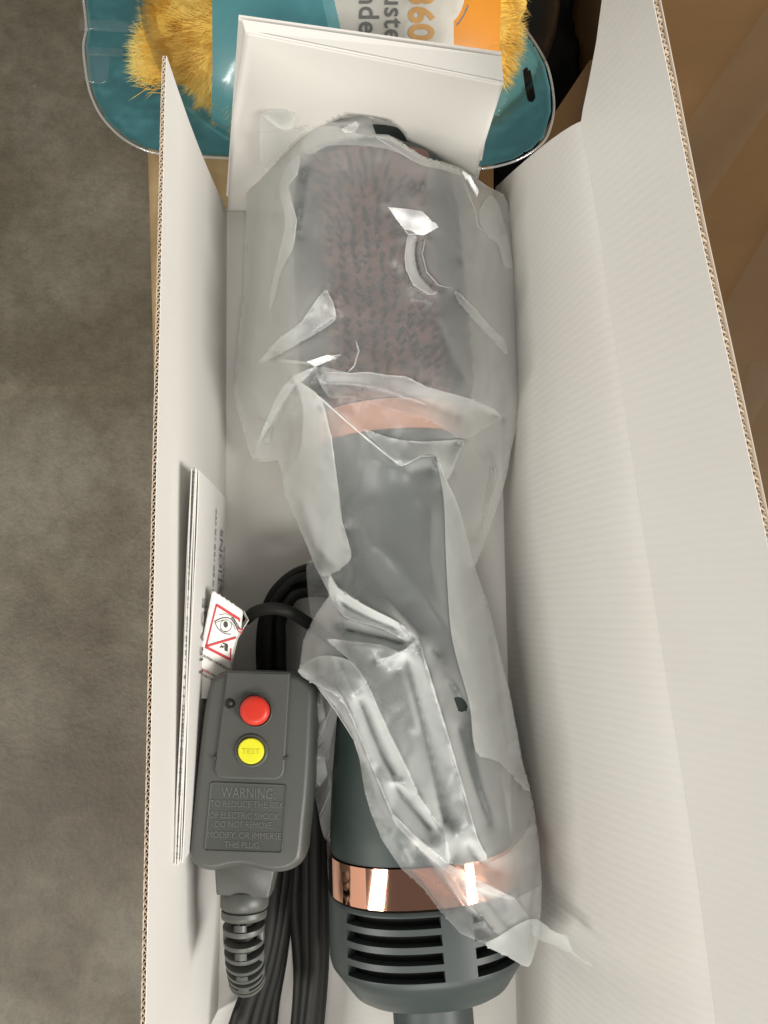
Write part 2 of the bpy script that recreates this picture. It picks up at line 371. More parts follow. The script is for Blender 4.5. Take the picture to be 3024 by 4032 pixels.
# left wall: top line from the photograph
ltop = [(120, 360), (200, 357), (1200, 335), (2212, 315), (2700, 305)]
def left_top(py): return P(np.interp(py, [a for a, b in ltop], [b for a, b in ltop]), py, 0.098)
rws = []
for py in [120, 160, 230, 320, 430, 560, 700, 850, 1000, 1150, 1300, 1450, 1600, 1750, 1900, 2050, 2212, 2400, 2600]:
    t = left_top(py); f = Vector((-0.0655-0.0225*max(t.y, -0.05), t.y, 0.0))
    r_ = []
    for k in range(7):
        s = k/6; p = f.lerp(t, s); p.x -= 0.0016*math.sin(math.pi*s)*(1+0.4*math.sin(t.y*22)); r_.append(p)
    if py == 120: r_ = [p+Vector((0, 0.0015*(1-k/6), 0)) for k, p in enumerate(r_)]
    rws.append(r_)
lw_, _ = ruled('left_wall', rws, box, M['white_plain'], 0.0002, (-1, 0, 0))
def fluted_edge(name, line, across, into, pitch, thick, depth, parent, amp=0.82):
    """corrugated medium between two liners along a cut edge.  line: points of the inner liner's edge."""
    line = [Vector(p) for p in line]; seg = [0]
    for a, b in zip(line, line[1:]): seg.append(seg[-1]+(b-a).length)
    L_ = seg[-1]; n_ = int(L_/pitch*8); V = []; Fc = []
    xs = [p.x for p in line]; ysx = [p.y for p in line]; zs = [p.z for p in line]
    for i in range(n_+1):
        s = L_*i/n_; p = Vector((np.interp(s, seg, xs), np.interp(s, seg, ysx), np.interp(s, seg, zs)))
        o_ = thick*(0.5+0.46*math.sin(2*math.pi*s/pitch+0.7*math.sin(s*90)))
        a = across(s/L_) if callable(across) else across; it = into(s/L_) if callable(into) else into
        V += [p+a*o_-it*0.0002*math.sin(s*700), p+a*o_+it*depth]
        if i: Fc.append((2*i-2, 2*i-1, 2*i+1, 2*i))
    o = mesh(name, V, Fc, M['flute'], parent)
    so = o.modifiers.new('thickness', 'SOLIDIFY'); so.thickness = 0.00022; so.offset = 0
    return o
lt = [left_top(py) for py in np.linspace(120, 2600, 60)]
fluted_edge('corrugated_edge', [p+Vector((-.0002, 0, 0)) for p in lt], Vector((-1, 0, 0)), Vector((-0.035, 0, -1)), 0.0020, 0.0011, 0.0025, lw_)
rws2 = [[Vector((q.x-0.0012, q.y, q.z-.0002)) for q in r_] for r_ in rws]
ruled('outer_liner', rws2, lw_, M['liner_edge'], 0.00025, (-1, 0, 0))
# right wall: foot, bend and crease
foot = [(405, 1070), (2212, 1116), (2700, 1130)]
bend = [(300, 1205), (480, 1222), (590, 1240), (823, 1272), (1061, 1293), (1344, 1324), (1451, 1335), (1670, 1363), (1859, 1385), (2212, 1412), (2700, 1450)]
crease = [(262, 1255), (304, 1262), (389, 1278), (456, 1289), (558, 1304), (643, 1316), (728, 1328), (823, 1342), (967, 1364), (1137, 1389), (1325, 1419), (1532, 1451), (1721, 1482), (1922, 1511), (2129, 1538), (2212, 1548), (2700, 1608)]
outer = [(-300, 1352), (0, 1410), (200, 1452), (480, 1507), (830, 1584), (1180, 1659), (1500, 1722), (2212, 1850), (2700, 1940)]
def ln(tab, py): return float(np.interp(py, [a for a, b in tab], [b for a, b in tab]))
def yof(tab, z, y):           # point of a picture line at height z whose world y is y
    lo, hi = -400, 2900
    for _ in range(40):
        m_ = (lo+hi)/2
        if P(ln(tab, m_), m_, z).y > y: lo = m_
        else: hi = m_
    return P(ln(tab, lo), lo, z)
rws = []
N1 = 70
y_foot = P(1070, 405, 0).y; y_cr = P(1255, 262, 0.098).y
for i in range(N1+1):
    s = i/N1
    yf = y_foot+(-0.26-y_foot)*s; yc = y_cr+(-0.26-y_cr)*s; yb = yf+(yc-yf)*0.9
    a = yof(foot, 0.0, yf); b = yof(bend, 0.088, yb); c = yof(crease, 0.098, yc)
    cb = b+(b-a.lerp(c, .9))*.25; pts = [a*(1-q)**2+cb*2*q*(1-q)+c*q*q for q in (0, .1, .2, .3, .4, .5, .6, .7, .78, .86, .93, 1)]
    for k_, p_ in enumerate(pts):       # a dent across the wall near the front
        yd = P(1200+14*k_, 2040+3*k_, 0.03+.005*k_).y
        p_ += Vector((0.0014, 0, -.0004))*(math.exp(-((p_.y-yd)/.0035)**2)*(1 if 0 < k_ < 11 else 0)*(.5+.5*(k_ < 6)))
    rws.append(pts)
rw_, _ = ruled('right_wall', rws, box, M['white_wall'], 0.0012, (1, 0, -0.3))
ZO = 0.134
rws = []
for py in [-300, -150, 0, 90, 180, 235, 262, 304, 345, 389, 420, 456, 505, 558, 600, 643, 685, 728, 775, 823, 895, 967, 1050, 1137, 1230, 1325, 1430, 1532, 1625, 1721, 1820, 1922, 2030, 2129, 2212, 2450, 2700]:
    if py <= 262:
        lx = float(np.interp(py, [-300, 0, 120, 180, 230, 262], [1352, 1300, 1284, 1271, 1260, 1255])); zi = 0.098+0.006*(262-py)/262
    else: lx = ln(crease, py); zi = 0.098
    a = P(lx, py, zi+0.0003); b = P(ln(outer, py), py, ZO)
    rws.append([a.lerp(b, k/5)+Vector((0, 0, 0.0006*math.sin(k/5*math.pi)*math.sin(py*0.006))) for k in range(6)])
fp_, _ = ruled('lid_flap', rws, box, M['white_board'], 0.0002, (0.6, 0, -1))
edge = [r_[-1] for r_ in rws]
ads = []
for r_ in rws:
    v = r_[-1]-r_[-3]; v = Vector((v.x, 0, v.z)).normalized(); ads.append(v)
nns = [Vector((v.z, 0, -v.x)) for v in ads]
cum = [0]
for a, b in zip(edge, edge[1:]): cum.append(cum[-1]+(b-a).length)
def along(tab):
    def f_(u): return Vector([float(np.interp(u*cum[-1], cum, [q[k] for q in tab])) for k in range(3)])
    return f_
f_in = along([-v for v in ads])
fluted_edge('corrugated_edge', [p+n_*0.0005 for p, n_ in zip(edge, nns)], along(nns), f_in, 0.0019, 0.0013, 0.0025, fp_)
rws3 = [[p+nns[i]*0.0018+(ads[i]*0.0005 if k == 5 else Vector((0, 0, 0))) for k, p in enumerate(r_)] for i, r_ in enumerate(rws)]
ruled('outer_liner', rws3, fp_, M['liner_edge'], 0.00025, (0.6, 0, -1))

# ------------------------------------------------------------------ grid patches cut to an outline (used for the insert and the film)
def inside(px, py, poly):
    r = np.zeros(px.shape, bool); n_ = len(poly)
    for i in range(n_):
        x1, y1 = poly[i][:2]; x2, y2 = poly[(i+1) % n_][:2]
        if y1 == y2: continue
        c = ((y1 > py) != (y2 > py)) & (px < (x2-x1)*(py-y1)/(y2-y1)+x1); r ^= c
    return r
def nearest(px, py, poly, closed=True):
    best = np.full(px.shape, 1e18); bx = np.array(px, float); by = np.array(py, float); bt = np.zeros(px.shape)
    n_ = len(poly)
    for i in range(n_ if closed else n_-1):
        x1, y1 = poly[i][:2]; x2, y2 = poly[(i+1) % n_][:2]; dx, dy = x2-x1, y2-y1; l2 = dx*dx+dy*dy+1e-9
        t = np.clip(((px-x1)*dx+(py-y1)*dy)/l2, 0, 1); qx = x1+t*dx; qy = y1+t*dy; d = (px-qx)**2+(py-qy)**2
        k = d < best; best = np.where(k, d, best); bx = np.where(k, qx, bx); by = np.where(k, qy, by); bt = np.where(k, i+t, bt)
    return np.sqrt(best), bx, by, bt
def cut_grid(poly, step, holes=()):
    xs = np.arange(min(p[0] for p in poly)-step, max(p[0] for p in poly)+2*step, step)
    ysg = np.arange(min(p[1] for p in poly)-step, max(p[1] for p in poly)+2*step, step)
    gx, gy = np.meshgrid(xs, ysg); gx = gx.copy(); gy = gy.copy()
    for pl in (poly,)+tuple(holes):
        d, bx, by, _ = nearest(gx, gy, pl); k = d < 0.62*step; gx = np.where(k, bx, gx); gy = np.where(k, by, gy)
    cx = (gx[:-1, :-1]+gx[1:, :-1]+gx[:-1, 1:]+gx[1:, 1:])/4; cy = (gy[:-1, :-1]+gy[1:, :-1]+gy[:-1, 1:]+gy[1:, 1:])/4
    keep = inside(cx, cy, poly)
    for h in holes: keep &= ~inside(cx, cy, h)
    sx1 = gx[1:, 1:]-gx[:-1, :-1]; sy1 = gy[1:, 1:]-gy[:-1, :-1]; sx2 = gx[1:, :-1]-gx[:-1, 1:]; sy2 = gy[1:, :-1]-gy[:-1, 1:]
    keep &= (sx1*sy2-sy1*sx2)*.5 > .06*step*step          # drop slivers and folded cells
    nx = gx.shape[1]; I, J = np.nonzero(keep)
    f = np.stack([I*nx+J, (I+1)*nx+J, (I+1)*nx+J+1, I*nx+J+1], 1)
    used = np.unique(f); re = np.full(gx.size, -1); re[used] = np.arange(len(used))
    return gx.ravel()[used], gy.ravel()[used], re[f]

# ------------------------------------------------------------------ white card insert at the far end
ins = thing('card_insert', 'folded white card insert standing at the far end, styler tip poking through it', 'card insert')
fq = [(530, 65), (1088, 178), (1040, 331), (1006, 470), (492, 456), (501, 268)]
zt = lambda u, py: None
def ins_z(px, py):
    # height falls from the top crease to the base, with a kink at the middle crease
    top = 65+(px-530)/558*113; mid = 268+(px-501)/539*63; bot = 456+(px-492)/514*14
    return np.where(py < mid, 0.088+(0.047-0.088)*(py-top)/(mid-top), 0.047+(0.006-0.047)*(py-mid)/(bot-mid))
th_ = np.linspace(0, 2*math.pi, 40, endpoint=False)
hole = [(797+100*math.cos(a), 292+62*math.sin(a)) for a in th_]
cnr = [Vector((530, 65, .088)), Vector((1088, 178, .088)), Vector((501, 268, .047)), Vector((1040, 331, .047)), Vector((492, 456, .006)), Vector((1006, 470, .006))]
sq = [(0, 0), (1000, 0), (1000, 1000), (0, 1000)]
uh = [(530+175*math.cos(a), 520+168*math.sin(a)) for a in th_]
gu, gv, gf = cut_grid(sq, 20, (uh,))
vs = []
for u_, v_ in zip(gu/1000, gv/1000):
    if v_ < .5: a_, b_ = cnr[0].lerp(cnr[1], u_), cnr[2].lerp(cnr[3], u_); c_ = a_.lerp(b_, v_*2)
    else: a_, b_ = cnr[2].lerp(cnr[3], u_), cnr[4].lerp(cnr[5], u_); c_ = a_.lerp(b_, v_*2-1)
    vs.append(P(c_.x, c_.y, c_.z))
o = mesh('front_panel', vs, gf, M['white_card'], ins); sm = o.modifiers.new('thickness', 'SOLIDIFY'); sm.thickness = 0.0009; sm.offset = 0
tl_, tr_ = P(530, 65, 0.088), P(1088, 178, 0.088)
bl_, br_ = P(523, 39, 0.0885), P(1083, 119, 0.0875)
mb = MB(); mb.prism([tl_, bl_, br_, tr_], [v-Vector((0, 0, .0006)) for v in (tl_, bl_, br_, tr_)])
mb.v = [(a, b-.0005, c) for a, b, c in mb.v]; mb.build('top_fold', M['white_card'], ins, False)
b2 = [bl_+Vector((-0.0012, 0.0006, -.0002)), br_+Vector((0, 0.0006, -.0002)), P(1035, 440, 0.004)+Vector((0, 0.012, 0)), P(489, 452, 0.004)+Vector((-0.0002, 0.006, 0))]
mb = MB(); mb.prism(b2, [v+Vector((0, 0.0008, 0)) for v in b2]); mb.build('back_panel', M['white_card'], ins, False)

# ------------------------------------------------------------------ feather duster in its blister pack
pack = thing('duster_pack', 'blue carded blister pack with a fluffy yellow duster, lying beyond the white box', 'duster pack')
cardp = [(176, -220), (186, 0), (192, 60), (186, 100), (193, 165), (205, 210), (228, 252), (265, 290), (310, 316), (360, 328), (490, 336), (700, 345), (900, 354), (1015, 358), (1060, 355), (1110, 341), (1150, 318), (1176, 290), (1190, 240), (1188, 190), (1176, 140), (1155, 100), (1128, 60), (1105, 20), (1090, -60), (1080, -220)]
ZC = 0.018
def outline_slab(name, poly, z, th, m, parent, holes=(), step=14):
    x, y, f = cut_grid(poly, step, holes); v = Wv(x*K, y*K, np.full(x.shape, z))
    o = mesh(name, v, f, m, parent, False); s = o.modifiers.new('thickness', 'SOLIDIFY'); s.thickness = th; s.offset = -1
    return o
hang = [(1129, 150), (1137, 142), (1146, 150), (1152, 180), (1157, 210), (1150, 222), (1140, 218), (1134, 190)]
outline_slab('backing_card', cardp, ZC, 0.0008, M['blue_card'], pack, (hang,), 5)
ec = Vector((-0.0190, 0.262, ZC)); er = Vector((0.0865, 0.072, 0.040))
def ell_hit(px, py, sc_=1.0, lift=0.0):
    d = np.stack(ray(px, py), -1); o_ = np.array([0, 0, H])-np.array(ec); e = np.array(er)*sc_+lift
    A = ((d/e)**2).sum(-1); B = 2*((d/e)*(o_/e)).sum(-1); Cc = ((o_/e)**2).sum()-1
    disc = B*B-4*A*Cc; t = (-B-np.sqrt(np.maximum(disc, 0)))/(2*A)
    return np.array([0, 0, H])+d*t[..., None], disc > 0
# fluffy head: lumpy half ellipsoid with tufts
vs = []; nu, nv = 96, 30
def ell(u, v, s): return Vector((ec.x+er.x*s*(math.cos(u) if math.cos(u) < 0 else math.cos(u)**.85)*math.cos(v), ec.y+er.y*s*math.sin(u)*math.cos(v), ec.z+0.001+er.z*s*math.sin(v)))
for j in range(nv+1):
    for i in range(nu):
        u = 2*math.pi*i/nu; v = math.pi/2*j/nv; p = ell(u, v, 1)
        k = 0.90+0.07*mnoise.noise(p*55)+0.05*mnoise.noise(p*140)
        vs.append(ell(u, v, k))
fs = [(j*nu+i, j*nu+(i+1) % nu, (j+1)*nu+(i+1) % nu, (j+1)*nu+i) for j in range(nv) for i in range(nu)]
head = mesh('duster_head', vs, fs, M['fluff'], pack)
V = []; Fh = []; mi = []
for k in range(22000):
    u = rng.uniform(0, 2*math.pi); v = math.asin(rng.uniform(0, 1)**3.0*.75)
    p = ell(u, v, 0.88); q = ell(u, v, 1.0); d = (q-p).normalized()
    t = Vector((-math.sin(u), math.cos(u), 0)); cl = mnoise.noise_vector(p*45)*.8+mnoise.noise_vector(p*160)*.7
    L_ = rng.uniform(0.005, 0.011)*(1.0 if v < 0.5 else 0.75)
    e1 = p+d*L_*0.55+cl*0.004; e2 = p+d*L_*(0.8 if v > .3 else 1.0)+cl*0.010+t*rng.uniform(-.002, .002)
    e2.z = max(e2.z, ZC+0.0006); e1.z = max(e1.z, ZC+0.0005)
    if max(e1.x, e2.x) > .062: continue
    wv_ = t*0.00014; b = len(V); V += [p-wv_, p+wv_, e1+wv_*.7, e1-wv_*.7, e2]
    Fh += [(b, b+1, b+2, b+3), (b+3, b+2, b+4)]; mi += [0, 0 if rng.random() < .55 else 1]
for k in range(1800):                    # tuft squeezed out under the shell edge
    p = P(345+rng.uniform(-25, 20), 120+rng.normal(0, 26), ZC+rng.uniform(.001, .004)); an = math.pi+rng.normal(0, .45)
    d = Vector((math.cos(an), math.sin(an), 0)); L_ = rng.uniform(.005, .0125); t = Vector((-d.y, d.x, 0))*.00014
    e1 = p+d*L_*.6; e2 = p+d*L_+t*rng.uniform(-5, 5); b = len(V); V += [p-t, p+t, e1+t*.7, e1-t*.7, e2]; Fh += [(b, b+1, b+2, b+3), (b+3, b+2, b+4)]; mi += [0, 1]
hr = mesh('fluff_strands', V, Fh, [M['fluff'], M['fluff_tip']], head, True, mi); hr['kind'] = 'stuff'
# printed sleeve over the head
slv = [(458, -210), (458, 0), (459, 150), (456, 262), (470, 290), (520, 300), (800, 305), (1000, 300), (1076, 262), (1079, 120), (1082, 0), (1084, -210)]
x, y, f = cut_grid(slv, 2)
v3, ok = ell_hit(x*K, y*K, 1.0, 0.0007)
fl_ = np.array(f); fx = x[fl_].mean(1); fy = y[fl_].mean(1)
white_l = 722+(fy/66.0)*15; cxr, cyr = 905.0, -20.0
rr = np.hypot(fx-cxr, (fy-cyr))
mi = np.where(fx < white_l-26, 0, np.where(fx < white_l, 3, np.where(rr < 100, 1, np.where(rr < 104, 1, 2))))
mi = np.where((fx > white_l) & (rr >= 100) & (fx > 980), 2, np.where(fx > white_l, 1, mi))
mi = np.where((rr > 108) & (rr < 112) & (fx > 985) & (fy > 10), 4, mi)
slo = mesh('printed_sleeve', v3, f, [M['blue_card'], M['pale_print'], M['orange'], M['teal_pale'], M['ink_grey']], pack, True, mi)
def print_on_sleeve(s, size, px, py, bold, m, spacing=1.0):
    # lettering turned a quarter clockwise: reads down the picture, capitals point right
    vs_, fs_ = text2d(s, size, bold, spacing)
    a = np.array(vs_); qx = px+a[:, 1]; qy = py+a[:, 0]
    v_, _ = ell_hit(qx, qy, 1.0, 0.0011)
    mesh('lettering', v_, fs_, m, slo, False)
print_on_sleeve('360', 138, 1612, -45, 4.0, M['tan_print'], 1.0)
print_on_sleeve('Duster', 112, 1515, -118, 1.6, M['ink_grey'], 1.04)
print_on_sleeve('Extender', 112, 1415, -248, 1.6, M['ink_grey'], 1.04)
# clear shell
vs = []; nu, nv = 96, 24
for j in range(nv+1):
    for i in range(nu):
        u = 2*math.pi*i/nu; v = math.pi/2*j/nv; p = ell(u, v, 1.09); p.x = ec.x+(p.x-ec.x)*(.905 if p.x < ec.x else 1.0); p.z = ZC+0.001+(p.z-ZC)*1.03
        vs.append(p)
fs = [(j*nu+i, j*nu+(i+1) % nu, (j+1)*nu+(i+1) % nu, (j+1)*nu+i) for j in range(nv) for i in range(nu)]
sh = mesh('blister_shell', vs, fs, M['clear'], pack)
big = [((px-690)*1.012+690, (py-50)*1.02+50) for px, py in cardp]
x, y, f = cut_grid(big, 6)
v3 = Wv(x*K, y*K, np.full(x.shape, ZC+0.0012))
d_, _, _, _ = nearest(x, y, big); v3[:, 2] += np.where(d_ < 9, 0.0004*(1-d_/9), 0)
ee = ((v3[:, 0]-ec.x)/(er.x*1.08*np.where(v3[:, 0] < ec.x, .905, 1)))**2+((v3[:, 1]-ec.y)/(er.y*1.085))**2
f = [q for q in f if min(ee[i] for i in q) > 1]
mesh('shell_flange', v3, f, M['clear'], sh)
mb = MB()
rim = [P(px, py, ZC+0.0018) for px, py in big]
mb.tube(spline(rim[1:-1], 5), 0.0005, 8)
mb.build('shell_rim', M['clear_rim'], sh)
mb = MB()
def tab(px, py, wx, wy, rot, hgt):      # small snap tabs pressed into the flange
    ca, sa = math.cos(rot), math.sin(rot)
    q = rrect2([(-wx, -wy), (wx, -wy), (wx, wy), (-wx, wy)], min(wx, wy)*.6); n_ = len(q); vs_ = []
    for k_, h_ in ((1.0, .0014), (.96, .0014+hgt*.8), (.86, .0014+hgt), (.0, .0014+hgt)): vs_ += [P(px+(a*ca-b*sa)*k_, py+(a*sa+b*ca)*k_, ZC+h_) for a, b in q]
    mb.add(vs_, [(i_*n_+k, i_*n_+(k+1) % n_, (i_+1)*n_+(k+1) % n_, (i_+1)*n_+k) for i_ in range(3) for k in range(n_)])
def rrect2(c, r, k=5):
    out = []
    for i_ in range(4):
        p = np.array(c[i_], float); a = np.array(c[i_-1], float)-p; b = np.array(c[(i_+1) % 4], float)-p; a /= np.hypot(*a); b /= np.hypot(*b)
        for j_ in range(k+1):
            t = j_/k; out.append(tuple((1-t)**2*(p+a*r)+2*t*(1-t)*p+t*t*(p+b*r)))
    return out
tab(210, 148, 26, 34, .12, .0022); tab(236, 56, 66, 13, .05, .0030); tab(226, 112, 40, 10, .05, .0016)
mb.build('shell_tab', M['clear_tab'], sh)

# ------------------------------------------------------------------ hot air styler
sty = thing('hair_styler', 'grey hot air hair styler with rose gold bands, brush head inside the plastic bag', 'hair styler')
ZA = 0.036
A0 = P(793, 238, ZA); B0 = P(940, 2260, ZA)
AX = (B0-A0).normalized(); SX = Vector((-AX.y, AX.x, 0))            # along, across (points right)
if SX.x < 0: SX = -SX
UP = Vector((0, 0, 1))
def t_of(py, hh):              # distance along the axis of the ring whose top shows at preview row py
    c = P(793+(py-238)/(2260-238)*147, py, ZA+hh); return (c-A0).dot(AX)
prof = [(234, .005, .004), (237, .0115, .0095), (245, .0150, .0125), (262, .0166, .0140), (290, .0172, .0148), (300, .0180, .0155),
        (301, .0262, .0205), (312, .0300, .0225), (420, .0328, .0235), (800, .0328, .0240), (850, .0305, .0238), (857, .0272, .0232), (860, .0268, .0236),
        (925, .0268, .0236), (929, .0258, .0226), (960, .0238, .0220), (1010, .0218, .0210), (1120, .0208, .0205), (1260, .0212, .0208), (1420, .0238, .0222),
        (1560, .0266, .0250), (1700, .0296, .0280), (1820, .0312, .0300), (1872, .0317, .0304), (1876, .0324, .0311), (1966, .0330, .0314), (1970, .0326, .0310),
        (1978, .0330, .0316), (2040, .0334, .0320), (2128, .0338, .0322), (2140, .0334, .0318), (2186, .0272, .0250), (2189, .0252, .0230)]
TP = [(t_of(py, hh), hw, hh) for py, hw, hh in prof]
for i in range(1, len(TP)):
    if TP[i][0] <= TP[i-1][0]: TP[i] = (TP[i-1][0]+0.0002, TP[i][1], TP[i][2])
tt = np.array([a for a, b, c in TP]); thw = np.array([b for a, b, c in TP]); thh = np.array([c for a, b, c in TP])
def pidx(py): return [q[0] for q in prof].index(py)
def nexp(t): return np.interp(t, [tt[pidx(1420)], tt[pidx(1872)]], [2.0, 2.35])
def dev_pt(t, a, s=1.0, add=0.0):
    hw = float(np.interp(t, tt, thw))*s+add; hh = float(np.interp(t, tt, thh))*s+add; n_ = 2/float(nexp(t))
    c, s_ = math.cos(a), math.sin(a)
    return A0+AX*t+SX*(hw*math.copysign(abs(c)**n_, c))+UP*(hh*math.copysign(abs(s_)**n_, s_))
def lathe(name, ts, m, parent, na=64, caps=(True, True), s=1.0):
    vs_ = []; fs_ = []
    for t in ts: vs_ += [dev_pt(t, 2*math.pi*k/na, s) for k in range(na)]
    for i in range(len(ts)-1): fs_ += [(i*na+k, i*na+(k+1) % na, (i+1)*na+(k+1) % na, (i+1)*na+k) for k in range(na)]
    if caps[0]: fs_.append(tuple(range(na-1, -1, -1)))
    if caps[1]: fs_.append(tuple(range((len(ts)-1)*na, len(ts)*na)))
    return mesh(name, vs_, fs_, m, parent, True, autosmooth=35)
def seg_t(a, b, sub=4):
    i, j = pidx(a), pidx(b); out = []
    for k in range(i, j):
        for q in range(sub): out.append(tt[k]+(tt[k+1]-tt[k])*q/sub)
    return out+[tt[j]]
lathe('tip_cap', seg_t(234, 300), M['grey_dark'], sty)
bar = lathe('brush_barrel', seg_t(301, 857), [M['barrel'], M['grey_dark']], sty)
for pl_ in bar.data.polygons:      # brown face plate in the middle, dark grey sides
    c_ = pl_.center-A0; s_ = c_.dot(SX)
    if abs(s_) > 0.0215 or c_.dot(AX) < tt[pidx(312)]: pl_.material_index = 1
lathe('collar_ring', seg_t(860, 925), M['copper_satin'], sty)
lathe('handle', seg_t(929, 1872, 6), M['grey_dark'], sty)
lathe('rose_gold_band', seg_t(1876, 1966), M['copper'], sty, 96)
# bristles with ball tips round the barrel
mb = MB(); t0, t1 = tt[pidx(312)]+.004, tt[pidx(850)]-.003; nr_ = 24
for i in range(32):
    t = t0+(t1-t0)*i/31
    for k in range(15):
        a = R(34+112*(k+(.5 if i % 2 else 0)*.25)/14.25)
        if t < t0+.010 and math.cos(a) > .25: continue
        if rng.random() < .05: continue
        tj = t+rng.normal(0, .0004); aj = a+rng.normal(0, .012); p = dev_pt(tj, aj, 1.0, -.0005); q = dev_pt(tj, aj, 1.0, 0.0030)+AX*rng.normal(0, .0007)+SX*rng.normal(.0003, .0005); d = (q-p)
        s1 = AX*0.0008; s2 = d.cross(AX).normalized()*0.0008
        vv = [p+s1, p+s2, p-s1, p-s2, q+s1*.7, q+s2*.7, q-s1*.7, q-s2*.7]
        tipc = q+d.normalized()*0.0004
        vv += [tipc+s1*1.4, tipc+s2*1.4, tipc-s1*1.4, tipc-s2*1.4, tipc+d.normalized()*0.001]
        mb.add(vv, [(0, 1, 5, 4), (1, 2, 6, 5), (2, 3, 7, 6), (3, 0, 4, 7), (4, 5, 9, 8), (5, 6, 10, 9), (6, 7, 11, 10), (7, 4, 8, 11), (8, 9, 12), (9, 10, 12), (10, 11, 12), (11, 8, 12)])
br = mb.build('bristles', M['bristle'], bar); br['kind'] = 'stuff'
# vent housing with real slots
ht0, ht1 = tt[pidx(1978)], tt[pidx(2128)]
def ang_at(px, py):            # angle on the housing under a preview pixel
    best = None
    for k in range(721):
        a = math.pi*k/720; t = ht0+(ht1-ht0)*0.5
        q = dev_pt(t, a); D = H-q.z; xx = q.x/ (D)  # near enough for x
        e = abs(xx*1660/(ct)*1.0-(px-829.5))
        if best is None or e < best[0]: best = (e, a)
    return best[1]
slot_t = []
for py in (1996, 2034, 2073, 2112): 
    tc_ = t_of(py, .032); slot_t.append((tc_-0.00165, tc_+0.00165))
aL0, aL1 = R(139), R(85.5); aR0, aR1 = R(69), R(8)
tl = sorted({ht0, tt[pidx(1970)]+0.0001, ht1} | {v for s in slot_t for v in s} | {ht0+(ht1-ht0)*k/10 for k in range(11)})
tl += [tt[pidx(2140)]-0.0006, tt[pidx(2140)], tt[pidx(2140)]+(tt[pidx(2186)]-tt[pidx(2140)])*.33, tt[pidx(2140)]+(tt[pidx(2186)]-tt[pidx(2140)])*.66, tt[pidx(2186)], tt[pidx(2189)]]
tl = sorted(tl)
al = sorted({2*math.pi*k/120 for k in range(120)} | {aL0, aL1, aR0, aR1, R(180-8+360) % (2*math.pi)})
aset = [(aL1, aL0), (aR1, aR0)]
bm = bmesh.new(); na = len(al); g = [[bm.verts.new(dev_pt(t, a)) for a in al] for t in tl]; kill = []
for i in range(len(tl)-1):
    for k in range(na):
        k2 = (k+1) % na; fce = bm.faces.new((g[i][k], g[i][k2], g[i+1][k2], g[i+1][k]))
        am = (al[k]+(al[k2] if k2 else 2*math.pi))/2; tm = (tl[i]+tl[i+1])/2
        if any(a <= tm <= b for a, b in slot_t) and any(a <= am <= b for a, b in aset): kill.append(fce)
bm.faces.new([g[-1][k] for k in range(na)]); bm.faces.new([g[0][k] for k in range(na-1, -1, -1)])
bmesh.ops.delete(bm, geom=kill, context='FACES')
eb = [e for e in bm.edges if len(e.link_faces) == 1]
ex = bmesh.ops.extrude_edge_only(bm, edges=eb)
for v in [q for q in ex['geom'] if isinstance(q, bmesh.types.BMVert)]:
    t = (v.co-A0).dot(AX); c = A0+AX*t; v.co = c+(v.co-c)*0.90
bm.normal_update()
me = bpy.data.meshes.new('vent_housing'); bm.to_mesh(me); bm.free()
vh = link('vent_housing', me, M['grey'], sty); sharp(me, 35)
lathe('grille_core', [ht0+0.001, (ht0+ht1)/2, ht1], M['pit'], vh, 48, (True, True), 0.88)
mb = MB(); e0 = A0+AX*(tt[-1]-0.002)+UP*0.004
mb.tube([e0+AX*(0.012*k)-UP*(0.0006*k) for k in range(6)], [.0135, .0136, .0136, .0135, .0134, .0132], 32)
mb.build('cord_stem', M['grey'], sty, autosmooth=40)
# hull used by the film
def devtop(x, y):
    rx = x-A0.x; ry = y-A0.y; t = rx*AX.x+ry*AX.y; s = rx*SX.x+ry*SX.y
    hw = np.interp(t, tt, thw, left=0, right=0); hh = np.interp(t, tt, thh, left=0, right=0); n_ = nexp(t)
    brs = ((t > t0-.004) & (t < t1+.004))*0.0062
    hw = hw+brs+1e-6; hh = hh+brs
    q = np.clip(1-np.abs(s/hw)**n_, 0, 1)**(1/n_)
    return np.where((np.abs(s) < hw) & (t > 0) & (t < tt[-1]), ZA+hh*q, 0.0)

